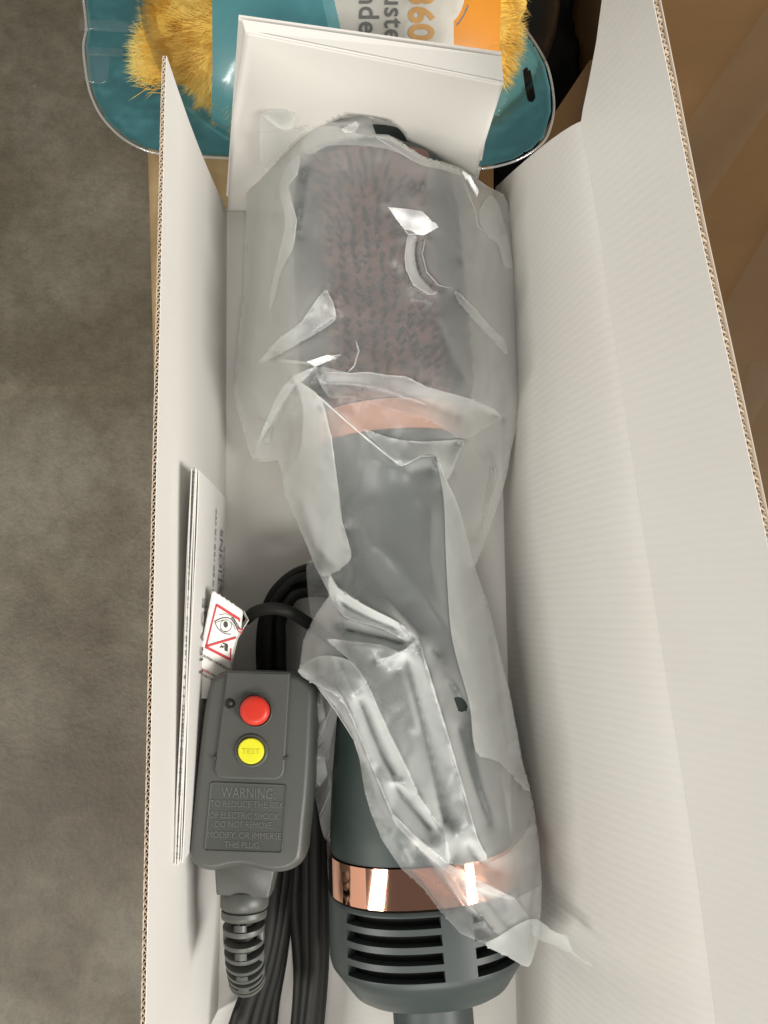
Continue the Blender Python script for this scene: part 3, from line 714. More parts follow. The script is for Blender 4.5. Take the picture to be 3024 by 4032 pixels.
# ------------------------------------------------------------------ power cord
cordr = 0.0022
mb = MB()
def strand(pts, r=cordr): mb.tube(spline([W(a, b, z) for a, b, z in pts], 8), r, 12)
strand([(966, 2440, .030), (1010, 2408, .034), (1075, 2396, .037), (1140, 2410, .036), (1215, 2455, .028), (1300, 2520, .02), (1360, 2600, .012)], .0023)
top = [(1030, 0, .0045), (1056, 22, .010), (1082, 44, .006), (1106, 66, .0105)]
for x0, dy, z in top:
    k = dy
    strand([(x0+75, 3120, z), (x0+30, 2860, z), (x0+3, 2660, z), (x0-1, 2520, z), (x0+16-k*.25, 2410+k*.6, z), (x0+60-k*.5, 2320+k*.9, z+.002), (1180, 2250+k*1.3, z+.003), (1300, 2236+k*1.5, z+.002), (1420, 2300+k*1.4, z)])
low = [[(1180, 2900), (1120, 3200), (1085, 3480), (1040, 3760), (960, 4000), (900, 4250)],
       [(1190, 2900), (1140, 3250), (1108, 3520), (1062, 3780), (995, 4020), (960, 4250)],
       [(1200, 2900), (1150, 3250), (1125, 3540), (1085, 3800), (1030, 4020), (1010, 4250)],
       [(1150, 2900), (1100, 3250), (1060, 3540), (1010, 3800), (930, 4020), (870, 4250)],
       [(1210, 2900), (1165, 3250), (1138, 3500), (1108, 3760), (1070, 4000), (1060, 4250)],
       [(1215, 2850), (1250, 3120), (1262, 3350), (1272, 3640), (1266, 3860), (1230, 4250)],
       [(1200, 2850), (1235, 3130), (1240, 3350), (1243, 3640), (1240, 3860), (1190, 4250)],
       [(1190, 2850), (1200, 3130), (1208, 3350), (1208, 3640), (1212, 3860), (1170, 4250)],
       [(1170, 2850), (1175, 3130), (1170, 3350), (1160, 3560), (1180, 3860), (1150, 4250)],
       [(1160, 2850), (1180, 3100), (1190, 3400), (1186, 3640), (1196, 3850), (1215, 4250)]]
zz = [.018, .013, .008, .0085, .0045, .012, .0165, .0115, .0055, .0045]
for q, z in zip(low, zz): strand([(a, b, z) for a, b in q], .0025)
pc = mb.build('power_cord', M['cord']); pc['label'] = 'dark grey power cord wound in a loose bundle on the box floor behind the plug'; pc['category'] = 'cord'

# ------------------------------------------------------------------ safety plug
plug = thing('safety_plug', 'dark grey safety plug with red and yellow buttons lying on the cord bundle', 'plug')
def c5(x, y): return (650+x*.4219, 2600+y*.4219)
PL = Plane(W(*c5(600, 100), .055), W(*c5(1250, 110), .055), W(*c5(900, 1950), .062))
out5 = [(470, 118), (560, 88), (700, 80), (900, 84), (1100, 92), (1230, 108), (1330, 160), (1392, 220), (1416, 300), (1408, 500), (1392, 850), (1370, 1200), (1340, 1500), (1312, 1780), (1285, 1880), (1220, 1955), (1120, 1998), (1010, 2008), (900, 1992), (800, 1965), (700, 1952), (600, 1962), (500, 1988), (400, 1992), (300, 1965), (228, 1895), (193, 1800), (200, 1700), (240, 1300), (290, 850), (335, 480), (375, 280), (405, 180)]
def closed_spline(pts, k=4):
    n_ = len(pts); out = []
    for i in range(n_):
        a, b, c, d = (np.array(pts[(i+q) % n_], float) for q in (-1, 0, 1, 2))
        for j in range(k):
            t = j/k; out.append(tuple(0.5*((2*b)+(c-a)*t+(2*a-5*b+4*c-d)*t*t+(3*b-a-3*c+d)*t**3)))
    return out
def inset(poly, d):
    n_ = len(poly); out = []; ar = sum(poly[i][0]*poly[(i+1) % n_][1]-poly[(i+1) % n_][0]*poly[i][1] for i in range(n_))
    sg = 1 if ar > 0 else -1
    for i in range(n_):
        a, b = np.array(poly[i-1]), np.array(poly[(i+1) % n_]); t = b-a; t = t/(np.hypot(*t)+1e-9)
        out.append((poly[i][0]-sg*t[1]*d, poly[i][1]+sg*t[0]*d))
    return out
def domed(name, poly, steps, m, parent, plane, flip=False, auto=None, bottom=True):
    """stacked outlines: steps = [(inset_px, height_m)] from base to top; last one capped"""
    n_ = len(poly); vs_ = []; fs_ = []
    for d, h in steps: vs_ += [plane.at(a, b, h) for a, b in inset(poly, d)]
    for i in range(len(steps)-1): fs_ += [(i*n_+k, i*n_+(k+1) % n_, (i+1)*n_+(k+1) % n_, (i+1)*n_+k) for k in range(n_)]
    fs_.append(tuple(range((len(steps)-1)*n_, len(steps)*n_)))
    if bottom: fs_.append(tuple(range(n_-1, -1, -1)))
    bm_ = bmesh.new(); vv = [bm_.verts.new(v) for v in vs_]
    for f_ in fs_: bm_.faces.new([vv[i] for i in f_])
    bmesh.ops.recalc_face_normals(bm_, faces=bm_.faces); bmesh.ops.triangulate(bm_, faces=[f_ for f_ in bm_.faces if len(f_.verts) > 4])
    me_ = bpy.data.meshes.new(name); bm_.to_mesh(me_); bm_.free()
    o_ = link(name, me_, m, parent)
    if auto: sharp(me_, auto)
    return o_
po = [c5(*q) for q in closed_spline(out5, 4)]
domed('body', po, [(14, -.022), (2, -.018), (0, -.012), (0, -.0065), (4, -.0040), (10, -.0020), (19, -.0007), (30, -.0001), (36, 0.0)], M['plug'], plug, PL)
def rrect(corners, r, k=6):
    out = []; n_ = len(corners)
    for i in range(n_):
        p = np.array(corners[i], float); a = np.array(corners[i-1], float)-p; b = np.array(corners[(i+1) % n_], float)-p
        a = a/np.hypot(*a); b = b/np.hypot(*b); rr_ = r[i] if isinstance(r, (list, tuple)) else r
        for j in range(k+1):
            t = j/k; s0 = p+a*rr_; s1 = p+b*rr_; out.append(tuple((1-t)**2*s0+2*t*(1-t)*p+t*t*s1))
    return out
# raised shield panel that carries the buttons
pan = rrect([c5(585, 96), c5(1172, 112), c5(1112, 1118), c5(455, 1098)], [6, 6, 48, 48], 8)
domed('button_panel', pan, [(0, -.002), (0, .0006), (2, .0010), (6, .0012), (9, .0012)], M['plug'], plug, PL, auto=50)
for sx in (470, 1126):
    mb = MB(); a = c5(sx, 918); mb.add([PL.at(a[0]+dx, a[1]+dy, h) for dx, dy, h in ((-9, 7, .0), (9, 7, .0), (9, -9, .0), (-9, -9, .0), (-4, 3, .0017), (5, 3, .0017), (6, -8, .0014), (-4, -8, .0014))],
        [(4, 5, 6, 7), (0, 1, 5, 4), (1, 2, 6, 5), (2, 3, 7, 6), (3, 0, 4, 7)]); mb.build('panel_lug', M['plug'], plug, False)
def circ(cx, cy, r, n_=48, ry=None): return [(cx+r*math.cos(2*math.pi*k/n_), cy+(ry or r)*math.sin(2*math.pi*k/n_)) for k in range(n_)]
def ringwall(name, c, r0, r1, h, m):
    n_ = 48; vs_ = []
    for rr_, hh_ in ((r0, .0012), (r0, h), ((r0+r1)/2, h+.0003), (r1, h), (r1, .0004)): vs_ += [PL.at(a, b, hh_) for a, b in circ(c[0], c[1], rr_)]
    mesh(name, vs_, [(i*n_+k, i*n_+(k+1) % n_, (i+1)*n_+(k+1) % n_, (i+1)*n_+k) for i in range(4) for k in range(n_)], m, plug, True)
cr, cy_ = c5(850, 468), c5(812, 842)
ringwall('reset_collar', cr, 68, 61, .0016, M['plug']); ringwall('test_collar', cy_, 66, 53, .0016, M['plug'])
rb = domed('reset_button', circ(*cr, 58), [(0, .0013), (0, .0032), (1.5, .0038), (5, .0043), (12, .0047), (25, .0049)], M['red'], plug, PL)
tb = domed('test_button', circ(*cy_, 51), [(0, .0013), (0, .0022), (1.2, .0026), (3.5, .0028), (6, .0028)], M['yellow'], plug, PL, auto=60)
domed('indicator_light', circ(*c5(612, 404), 21), [(0, .0009), (0, .00135), (3, .0014)], M['led'], plug, PL)
domed('indicator_lens', circ(*c5(622, 400), 9), [(0, .0013), (1, .0017), (4, .0020)], M['plug_plate'], plug, PL)
plate = rrect([c5(432, 1140), c5(1128, 1166), c5(1088, 1792), c5(370, 1770)], 10, 4)
wp = domed('warning_plate', plate, [(-3, .0001), (-1, .0005), (0, .0003), (1.5, .00012), (3, .0001)], M['plug_plate'], plug, PL, bottom=False)
def relief_text(s, size, x, y, ang, h, m, parent, plane, bold=0.0, center=True, spacing=1.0, depth=0.0, fitw=None, shear=0.0):
    vs_, fs_ = text2d(s, size, bold, spacing); a = np.array(vs_)
    wd = a[:, 0].max()-a[:, 0].min()
    if fitw: a[:, 0] *= fitw/wd; wd = fitw
    if center: a[:, 0] -= wd/2
    ca, sa = math.cos(ang), math.sin(ang); V_ = []
    for u, v in a: V_.append(plane.at(x+u*ca+v*sa+shear*v, y+u*sa-v*ca, h))
    o_ = mesh('lettering', V_, fs_, m, parent, False)
    if depth:
        sd = o_.modifiers.new('relief', 'SOLIDIFY'); sd.thickness = depth; sd.offset = 1
    return o_
for s, sz, yy, xx, fw in (('WARNING:', 60, 1285, 775, 212), ('TO REDUCE THE RISK', 36, 1370, 765, 292), ('OF ELECTRIC SHOCK', 36, 1475, 735, 274), ('DO NOT REMOVE,', 36, 1560, 735, 228), ('MODIFY, OR IMMERSE', 36, 1660, 735, 290), ('THIS PLUG.', 36, 1750, 722, 142)):
    q = c5(xx, yy); relief_text(s, sz, q[0], q[1], R(1.6), .00030, M['plug_letter_lit'], wp, PL, fitw=fw)
q = c5(812, 868); relief_text('TEST', 30, q[0], q[1], R(2), .0029, M['yellow_ink'], tb, PL, fitw=72)
# neck, collar and slotted strain relief
def c8(x, y): return (500+x*.5425, 3100+y*.5425)
nk = rrect([c8(612, 560), c8(1078, 570), c8(1022, 832), c8(626, 808)], [6, 6, 14, 14], 5)
domed('neck', nk, [(5, -.018), (1, -.014), (0, -.010), (0, -.0060), (2, -.0042), (5, -.0032), (8, -.0029)], M['plug'], plug, PL, auto=60)
a0 = PL.at(*c8(818, 780), -.0100); a1 = PL.at(*c8(806, 1060), -.0105); a2 = PL.at(*c8(800, 1330), -.0135); a3 = PL.at(*c8(792, 1570), -.020)
axis = spline([a0, a1, a2, a3], 30)
al_ = [0]
for p, q_ in zip(axis, axis[1:]): al_.append(al_[-1]+(q_-p).length)
def ax_at(t):
    return Vector([float(np.interp(t, al_, [p[k] for p in axis])) for k in range(3)])
rel = MB()
LT = al_[-1]
rel.tube([ax_at(LT*k/20) for k in range(21)], .0040, 16)
srl = rel.build('strain_relief', M['cord'], plug)
def rib(t0_, t1_, r0_, r1_):
    m_ = MB(); c0, c1 = ax_at(t0_), ax_at(t1_); d = (c1-c0).normalized(); e = (c1-c0).length
    m_.tube([c0, c0+d*e*.12, c0+d*e*.5, c1-d*e*.12, c1], [r0_*.9, r0_, (r0_+r1_)/2*1.01, r1_, r1_*.9], 36)
    m_.build('rib', M['plug'], srl, autosmooth=60)
def bridge(t0_, t1_, r_, angs):
    for an in angs:
        m_ = MB(); c0, c1 = ax_at(t0_), ax_at(t1_); d = (c1-c0).normalized(); a = d.cross(Vector((0, 0, 1))).normalized(); b = a.cross(d)
        vs_ = []
        for c in (c0, c1):
            for da, rr_ in ((-.30, r_), (0, r_*1.01), (.30, r_), (.30, r_*.6), (-.30, r_*.6)): vs_.append(c+(a*math.cos(an+da)+b*math.sin(an+da))*rr_)
        m_.add(vs_, [(0, 1, 6, 5), (1, 2, 7, 6), (2, 3, 8, 7), (3, 4, 9, 8), (4, 0, 5, 9)]); m_.build('rib_bridge', M['plug'], srl)
rib(0.0, LT*.19, .0079, .0078); rib(LT*.185, LT*.275, .0074, .0073)
marks = [(.275, .335, 'b'), (.335, .385, 'r'), (.385, .465, 's'), (.465, .505, 'r'), (.505, .575, 'b'), (.575, .612, 'r'), (.612, .675, 's'), (.675, .708, 'r'), (.708, .765, 'b'), (.765, .795, 'r'), (.795, .845, 's'), (.845, .870, 'r'), (.870, .912, 'b'), (.912, .934, 'r'), (.934, .962, 's'), (.962, 1.0, 'r')]
for m0, m1, kd in marks:
    rr0 = .0072-.0012*m0; rr1 = .0072-.0012*m1
    if kd == 'r': rib(LT*(m0-.007), LT*(m1+.007), rr0, rr1)
    elif kd == 'b': bridge(LT*m0, LT*m1, rr0*.99, (math.pi/2, -math.pi/2))
    else: bridge(LT*m0, LT*m1, rr0*.99, (0.0, math.pi))

# ------------------------------------------------------------------ warning tag on the cord
def c4(x, y): return (600+x*.4822, 1800+y*.4822)
tag = thing('warning_tag', 'white caution tag with a red bordered eye symbol folded round the cord above the plug', 'tag')
TG = Plane(W(*c4(490, 1090), .052), W(*c4(750, 1270), .046), W(*c4(335, 1860), .050))
tp = rrect([c4(490, 1086), c4(742, 1252), c4(724, 1420), c4(690, 1480), c4(655, 1640), c4(628, 1810), c4(590, 1990), c4(315, 1960)], [10, 10, 6, 6, 6, 6, 6, 10], 4)
x, y, f = cut_grid(tp, 6)
tv = [TG.at(a, b, 0) for a, b in zip(x, y)]
o = mesh('tag_sheet', tv, f, M['vinyl'], tag); sd = o.modifiers.new('thickness', 'SOLIDIFY'); sd.thickness = .0004; sd.offset = -1
# turned-back half that wraps the cord
mb = MB(); ed = [c4(745, 1255), c4(782, 1330), c4(722, 1425), c4(690, 1485), c4(655, 1645), c4(628, 1815)]
for i in range(len(ed)-1):
    for j in range(5):
        a_ = math.pi*j/5; b_ = math.pi*(j+1)/5
        def cp(e, an): 
            return TG.at(e[0]+7*math.sin(an), e[1]+3*math.sin(an), -.0016*(1-math.cos(an)))
        mb.quad(cp(ed[i], a_), cp(ed[i+1], a_), cp(ed[i+1], b_), cp(ed[i], b_))
mb.build('tag_fold', M['vinyl'], tag)
def stroke(pts, wd, m, plane, parent, cf, h=.0003, k=6, name='print_line'):
    q = [Vector((*cf(*p), 0)) for p in pts]; q = spline(q, k) if len(q) > 2 else q; vs_ = []; n_ = len(q)
    for i in range(n_):
        d = q[min(i+1, n_-1)]-q[max(i-1, 0)]; d.normalize(); s = Vector((-d.y, d.x, 0))*wd/2
        vs_ += [plane.at(q[i].x+s.x, q[i].y+s.y, h), plane.at(q[i].x-s.x, q[i].y-s.y, h)]
    return vs_, [(2*i, 2*i+1, 2*i+3, 2*i+2) for i in range(n_-1)]
rd = MB(); bk = MB()
for pts, wd in (([(522, 1205), (712, 1325)], 11), ([(524, 1200), (437, 1548)], 6.5), ([(432, 1545), (682, 1472)], 9), ([(432, 1548), (642, 1655)], 11), ([(712, 1325), (708, 1345)], 6), ([(690, 1395), (742, 1412)], 6), ([(700, 1420), (730, 1440)], 5), ([(640, 1560), (636, 1650)], 5)):
    rd.add(*stroke(pts, wd, None, TG, None, c4))
for pts, wd in (([(508, 1342), (555, 1318), (615, 1312), (665, 1345), (700, 1420)], 3.4), ([(508, 1342), (535, 1398), (585, 1438), (640, 1446)], 2.8), ([(543, 1290), (600, 1280), (650, 1308), (692, 1362), (715, 1400)], 1.8),
                ([(520, 1352), (560, 1335), (610, 1330), (650, 1356), (680, 1410)], 1.6), ([(552, 1400), (575, 1425), (612, 1428)], 1.6), ([(548, 1552), (585, 1545)], 4), ([(575, 1520), (612, 1530)], 5), ([(560, 1530), (575, 1560)], 3)):
    bk.add(*stroke(pts, wd, None, TG, None, c4))
for k in range(9):
    s = k/8; a = (640+s*48, 1322+s*78); b = (664+s*48, 1302+s*86); bk.add(*stroke([a, b], 2.0, None, TG, None, c4))
n_ = 28
bk.add([TG.at(*c4(600+48*math.cos(t)*rr_, 1376+50*math.sin(t)*rr_), .0003) for rr_ in (1, .93) for t in np.linspace(0, 2*math.pi, n_, endpoint=False)], [(i, (i+1) % n_, n_+(i+1) % n_, n_+i) for i in range(n_)])
bk.add([TG.at(*c4(598+18*math.cos(t), 1366+26*math.sin(t)), .0003) for t in np.linspace(0, 2*math.pi, n_, endpoint=False)], [tuple(range(n_))])
bk.add([TG.at(*c4(a, b), .0003) for a, b in ((590, 1522), (618, 1532), (612, 1588), (588, 1578))], [(0, 1, 2, 3)])
rd.build('red_border', M['ink_red'], tag, False); bk.build('eye_symbol', M['ink'], tag, False)
an = math.atan2(112, 205)
q = c4(398, 1622); relief_text('CAUTION THIS PRODUCT', 14, q[0], q[1], an, .0003, M['ink'], tag, TG, bold=.25, center=False, fitw=126)
q = c4(392, 1735); relief_text('WARNING:', 13, q[0], q[1], an, .0003, M['ink_red'], tag, TG, bold=.3, center=False, fitw=42)
q = c4(472, 1778); relief_text('PO', 13, q[0], q[1], an, .0003, M['ink'], tag, TG, bold=.2, center=False)
q = c4(385, 1772); relief_text('DO NOT REM', 13, q[0], q[1], an, .0003, M['ink'], tag, TG, bold=.2, center=False, fitw=62)

# ------------------------------------------------------------------ folded instruction booklet along the left wall
bk_t = thing('instruction_booklet', 'folded white instruction leaflets standing on edge along the left wall of the box', 'booklet')
ZB = .070
ya, yb = P(432, 1016, ZB).y, P(396, 1864, ZB).y
XT0, XT1 = P(431, 1016, ZB).x, P(395, 1864, ZB).x
def leaf(xo, z1, yo0, yo1, wav, name='page', th=.00035):
    rows_ = []
    for i in range(25):
        s = i/24; y_ = ya+yo0+(yb+yo1-ya-yo0)*s; xt = XT0+xo+(XT1-XT0)*s; xb = -.0658+xo*.25+(-.001)*s
        r_ = []
        for k in range(7):
            u = k/6; xx = xb+(xt-xb)*u+wav*math.sin(u*math.pi)*.5+wav*.35*math.sin(s*9+xo*4000)*u; r_.append((xx, y_, .0015+(z1-.0015)*u))
        rows_.append(r_)
    o_, _ = ruled(name, rows_, bk_t, M['paper'], th, (-1, 0, 0)); return o_, rows_
cov, crow = leaf(0, .0702, 0, 0, .0006)
for k, (xo, z1, d0, d1) in enumerate(((-.00055, .0700, .0002, .0004), (-.0011, .0706, .0006, -.0006), (-.00148, .0703, -.0004, .0002), (-.0021, .0707, .0004, -.0004), (-.0025, .0700, .0002, .0006))):
    leaf(xo, z1, d0, d1, .0005)
# ragged toner edge seen between the pages
mb = MB()
for i in range(150):
    s = (i+rng.uniform(-.3, .3))/150
    if rng.random() < s*0.75: continue
    y_ = ya+(yb-ya)*s; xt = XT0-.0017+(XT1-XT0)*s; l_ = rng.uniform(.0002, .0007)
    mb.prism([Vector((xt+rng.uniform(-.0001, .0002), y_, .0710)), Vector((xt+.0002, y_+l_, .0710)), Vector((xt-.00012, y_+l_, .0710))], [Vector((xt, y_, .0702)), Vector((xt+.0002, y_+l_, .0702)), Vector((xt-.00012, y_+l_, .0702))])
eo = mb.build('printed_edge', M['ink_grey'], bk_t, False); eo['kind'] = 'stuff'
def cover_pt(yv, z, h=.0004):
    s = (yv-ya)/(yb-ya); u = (z-.0015)/(.0702-.0015)
    xt = XT0+(XT1-XT0)*s; xb = -.0658-.001*s
    xx = xb+(xt-xb)*u+.0006*math.sin(u*math.pi)*.5+.0006*.35*math.sin(s*9)*u
    return Vector((xx+h, yv, z-h*.1))
def cover_text(s, size, y_end, z, m, fitw, bold=0):
    vs_, fs_ = text2d(s, size, bold); a = np.array(vs_); wd = a[:, 0].max(); a[:, 0] *= fitw/wd
    mesh('lettering', [cover_pt(y_end-fitw+u, z+v) for u, v in a], fs_, m, bk_t, False)
cover_text('INSTRUCTIONS', .0125, P(487, 1145, .02).y+.0005, .0125, M['ink_grey'], .054, 0)
cover_text('USAGE', .0125, P(440, 1292, .056).y, .047, M['ink_grey'], .026, 0)
mb = MB()
for zc, y0_, y1_ in ((.0330, P(462, 1100, .033).y, -.02), (.0070, P(487, 1180, .01).y, -.02)):
    yy = y0_
    while yy > y1_:
        l_ = rng.uniform(.0008, .0026); h_ = rng.uniform(.0011, .0017)
        mb.quad(cover_pt(yy, zc), cover_pt(yy, zc+h_), cover_pt(yy-l_, zc+h_), cover_pt(yy-l_, zc)); yy -= l_+rng.uniform(.0004, .0012)
so_ = mb.build('small_print', M['ink_grey'], bk_t, False); so_['kind'] = 'stuff'

# ------------------------------------------------------------------ frosted plastic bag
OUT = [(1359,463,52),(1399,449,53),(1424,441,54),(1457,449,54),(1470,500,55),(1480,528,57),(1528,530,57),(1600,570,53),(1669,612,49),(1740,638,46),(1803,659,43),(1850,690,39),(1920,733,33),(1985,766,27),(2000,800,25),(2020,900,22),(2041,990,21),(2049,1060,20),(2044,1200,20),(2042,1350,20),(2049,1540,20),(2047,1600,20),(2030,1700,19),(2010,1780,18),(1998,1860,16),(1979,1930,14),(1946,2033,14),(1899,2165,18),(1868,2235,24),(1879,2271,25),(1926,2404,25),(1972,2596,25),(2005,2729,25),(2058,3000,26),(2099,3156,28),(2122,3314,31),(2133,3480,34),(2130,3578,38),(2125,3640,43),(2118,3702,47),(2088,3800,52),(2062,3804,58),(1919,3721,70),(1813,3676,72),(1730,3586,72),(1670,3503,71),(1579,3420,70),(1504,3307,69),(1460,3200,67),(1436,3118,66),(1415,2987,64),(1395,2914,63),(1316,2782,62),(1249,2702,63),(1171,2643,66),(1182,2615,56),(1194,2521,45),(1235,2432,42),(1296,2346,48),(1293,2332,50),(1256,2258,46),(1207,2144,40),(1147,2010,33),(1119,1944,29),(1113,1894,27),(1105,1838,25),(1090,1813,22),(1030,1818,16),(994,1809,12),(921,1565,10),(923,1508,10),(940,1315,10),(959,1165,10),(966,950,10),(972,731,16),(1030,690,22),(1080,635,28),(1186,525,42),(1230,495,47),(1283,465,50)]
CR = [  # crease lines: points, lift in mm (ridge +, valley -)
 ([(1182,611),(1168,687),(1135,727),(1153,814),(1168,868),(1153,980)], 3.0),
 ([(1280,466),(1330,500),(1410,470)], 2.0), ([(1330,500),(1400,530),(1480,528)], -1.5),
 ([(1685,651),(1676,700),(1673,741)], 2.5), ([(1818,670),(1834,733),(1873,831),(1881,890),(1940,937)], 3.5), ([(1780,760),(1785,850),(1800,960),(1830,1010)], -2.5),
 ([(1528,815),(1600,822),(1662,831),(1728,894)], 2.0), ([(1728,894),(1669,925),(1607,921),(1568,870),(1528,815)], 3.0),
 ([(1607,925),(1595,1003),(1600,1060),(1630,1122),(1691,1160),(1721,1152)], 4.0), ([(1640,940),(1632,1000),(1650,1080),(1700,1135)], -1.5),
 ([(1677,933),(1662,1000),(1680,1070),(1725,1122),(1794,1139)], 3.0),
 ([(1815,1006),(1837,1036),(1930,1050),(2026,1053)], 2.5), ([(1794,1143),(1860,1205),(1892,1242),(1945,1300),(1987,1341)], 3.5), 
 ([(1022,1427),(1095,1337),(1189,1268),(1254,1173),(1284,1143)], 5.0), ([(1095,1397),(1189,1345),(1310,1272),(1322,1234)], -1.0), ([(1322,1234),(1310,1191),(1284,1143)], 3.0),
 ([(1095,1420),(1206,1430),(1288,1400),(1344,1397)], 4.5), ([(1155,1483),(1241,1446)], 8.0), ([(1155,1483),(1086,1569),(992,1801)], 7.0), ([(1060,1700),(1130,1600),(1180,1540)], -2.0),
 ([(1241,1446),(1280,1466),(1374,1470),(1450,1466),(1529,1478),(1596,1483),(1682,1526),(1800,1556),(1880,1582),(1978,1637)], 3.2),
 ([(1300,1560),(1374,1564),(1450,1586),(1529,1612),(1579,1620),(1673,1646),(1750,1690),(1828,1728)], 2.2), ([(1280,1510),(1400,1515),(1529,1540),(1673,1585),(1800,1640)], -0.6),
 ([(1828,1728),(1900,1690),(1978,1637)], 2.0), ([(1890,1595),(1940,1625),(1975,1650)], -2),
 ([(1155,1483),(1190,1510),(1267,1573),(1400,1690),(1529,1796),(1583,1835)], 4.5), ([(1583,1835),(1656,1797),(1716,1793)], 3.5), ([(1716,1793),(1759,1899),(1807,1999),(1868,2227)], 4.5), ([(1828,1735),(1800,1800),(1775,1860)], 3.0), ([(1600,1740),(1700,1750),(1800,1745)], -1.5), ([(1630,1860),(1700,1840)], -0.5),
 ([(1190,1520),(1240,1600),(1267,1640),(1270,1750),(1265,1850)], 3.0), ([(1267,1590),(1301,1715),(1327,1895),(1346,2055),(1382,2171)], 3.0), ([(1150,1900),(1200,2000),(1240,2150),(1310,2230)], -2.0), ([(1382,2171),(1380,2210),(1330,2250),(1302,2260)], 2.5),
 ([(1413,2088),(1562,2227),(1680,2370),(1773,2476),(1830,2570)], 1.2), ([(1346,2055),(1440,2220),(1540,2360),(1646,2515)], 1.0),
 ([(1302,2262),(1330,2316),(1440,2390),(1568,2454),(1646,2515)], 6.0), ([(1296,2332),(1357,2427),(1513,2476),(1596,2521)], 3.5), ([(1330,2370),(1440,2432),(1560,2480)], -2.0), ([(1360,2480),(1480,2510),(1590,2535)], -4.0),
 ([(1289,2518),(1391,2527),(1500,2540),(1579,2571),(1646,2518)], 5.0), ([(1479,2598),(1540,2585),(1600,2555),(1646,2518)], 5.0), ([(1289,2518),(1370,2590),(1445,2687),(1490,2790),(1536,2892),(1600,3020),(1650,3133),(1710,3220),(1753,3284),(1766,3401)], 5.0),
 ([(1646,2518),(1700,2690),(1753,2862),(1820,3090),(1879,3300),(1923,3390)], 6.0), ([(1600,2600),(1614,2651),(1668,2862),(1710,3042),(1747,3254)], -2.5), ([(1560,2640),(1600,2740),(1640,2900)], 2.0),
 ([(1700,2560),(1760,2660),(1830,2800)], -3.0), ([(1720,2600),(1790,2700),(1855,2790)], 2.0), ([(1855,2790),(1873,2982),(1900,3100),(1960,3250)], 1.5), ([(1800,2860),(1850,3050),(1920,3250)], -2.5),
 ([(1295,2681),(1350,2750),(1391,2838),(1430,2930),(1475,3042),(1542,3199),(1640,3299),(1766,3407)], 4.5), ([(1420,2760),(1500,2960),(1580,3130),(1700,3270)], -2.0), ([(1485,3030),(1560,3080),(1650,3135)], 3.0),
 ([(1246,2699),(1330,2780),(1395,2880)], 1.5), ([(1440,3000),(1480,3150),(1540,3290),(1600,3380)], 1.5),
 ([(1766,3401),(1850,3450),(1950,3500),(2031,3540)], 4.0), ([(2031,3540),(2080,3510),(2134,3480)], 3.0), ([(1923,3401),(2007,3359),(2060,3290),(2110,3220)], 3.0), ([(1840,3330),(1880,3390),(1960,3440)], -2), ([(1772,3444),(1850,3550),(1930,3640),(1980,3690)], 2.5), ([(1900,3520),(1960,3620),(2010,3660)], -1.5), ([(1960,3500),(2000,3590),(2040,3640)], 1.5), ([(2031,3540),(2060,3590),(2090,3620)], 2.0), ([(1640,3330),(1750,3470),(1870,3610)], -1.0),
]
CR += [([(1120,640),(1080,760),(1055,950),(1030,1150),(1000,1400)], 2.5), ([(1040,720),(1005,900),(985,1200),(965,1430)], -2.0), ([(1215,690),(1205,800),(1165,900)], -1.5),
 ([(1960,1420),(2000,1560),(1990,1700),(1975,1850)], 2.5), ([(1985,900),(2010,1100),(2015,1300),(2030,1500)], 2.0), ([(1930,760),(1950,830),(1990,930)], -2.0), ([(1870,1760),(1930,1850),(1900,2000),(1870,2120)], -2.0), ([(1940,1750),(1960,1880),(1920,2040),(1880,2180)], 2.5),
 ([(1000,1560),(1040,1640),(1060,1720)], 1.8), ([(1210,1680),(1215,1800),(1230,1950),(1270,2080)], 1.5), ([(1150,1640),(1160,1750),(1140,1850)], -2.0), ([(1500,1130),(1440,1090),(1380,1060)], 1.0), ([(1590,700),(1640,780),(1665,830)], 1.0)]
CR += [([(1330,640),(1400,760),(1390,900),(1440,1010)], 1.2), ([(1500,620),(1470,720),(1520,800)], 1.0), ([(1240,900),(1330,960),(1420,1030),(1560,1060)], 1.4), ([(1340,1180),(1460,1240),(1600,1290)], 1.0), ([(1720,1250),(1780,1400),(1850,1520)], 1.6),
 ([(1400,1380),(1520,1330),(1640,1350),(1760,1320)], .9), ([(1650,1180),(1620,1300),(1660,1420)], .9), ([(1460,1950),(1480,2150),(1600,2380)], .7), ([(1700,2000),(1690,2200),(1740,2400)], .7), ([(1940,2450),(1975,2700),(2010,2950)], 1.5), ([(1900,2300),(1930,2550),(1960,2800),(2040,3100)], -1.2), ([(2060,3050),(2080,3250),(2070,3400)], 1.5)]
STEP = 8
gx0, gy0 = 850, 390; nx, ny = (2180-gx0)//STEP, (3860-gy0)//STEP
GX, GY = np.meshgrid(gx0+STEP*np.arange(nx), gy0+STEP*np.arange(ny))
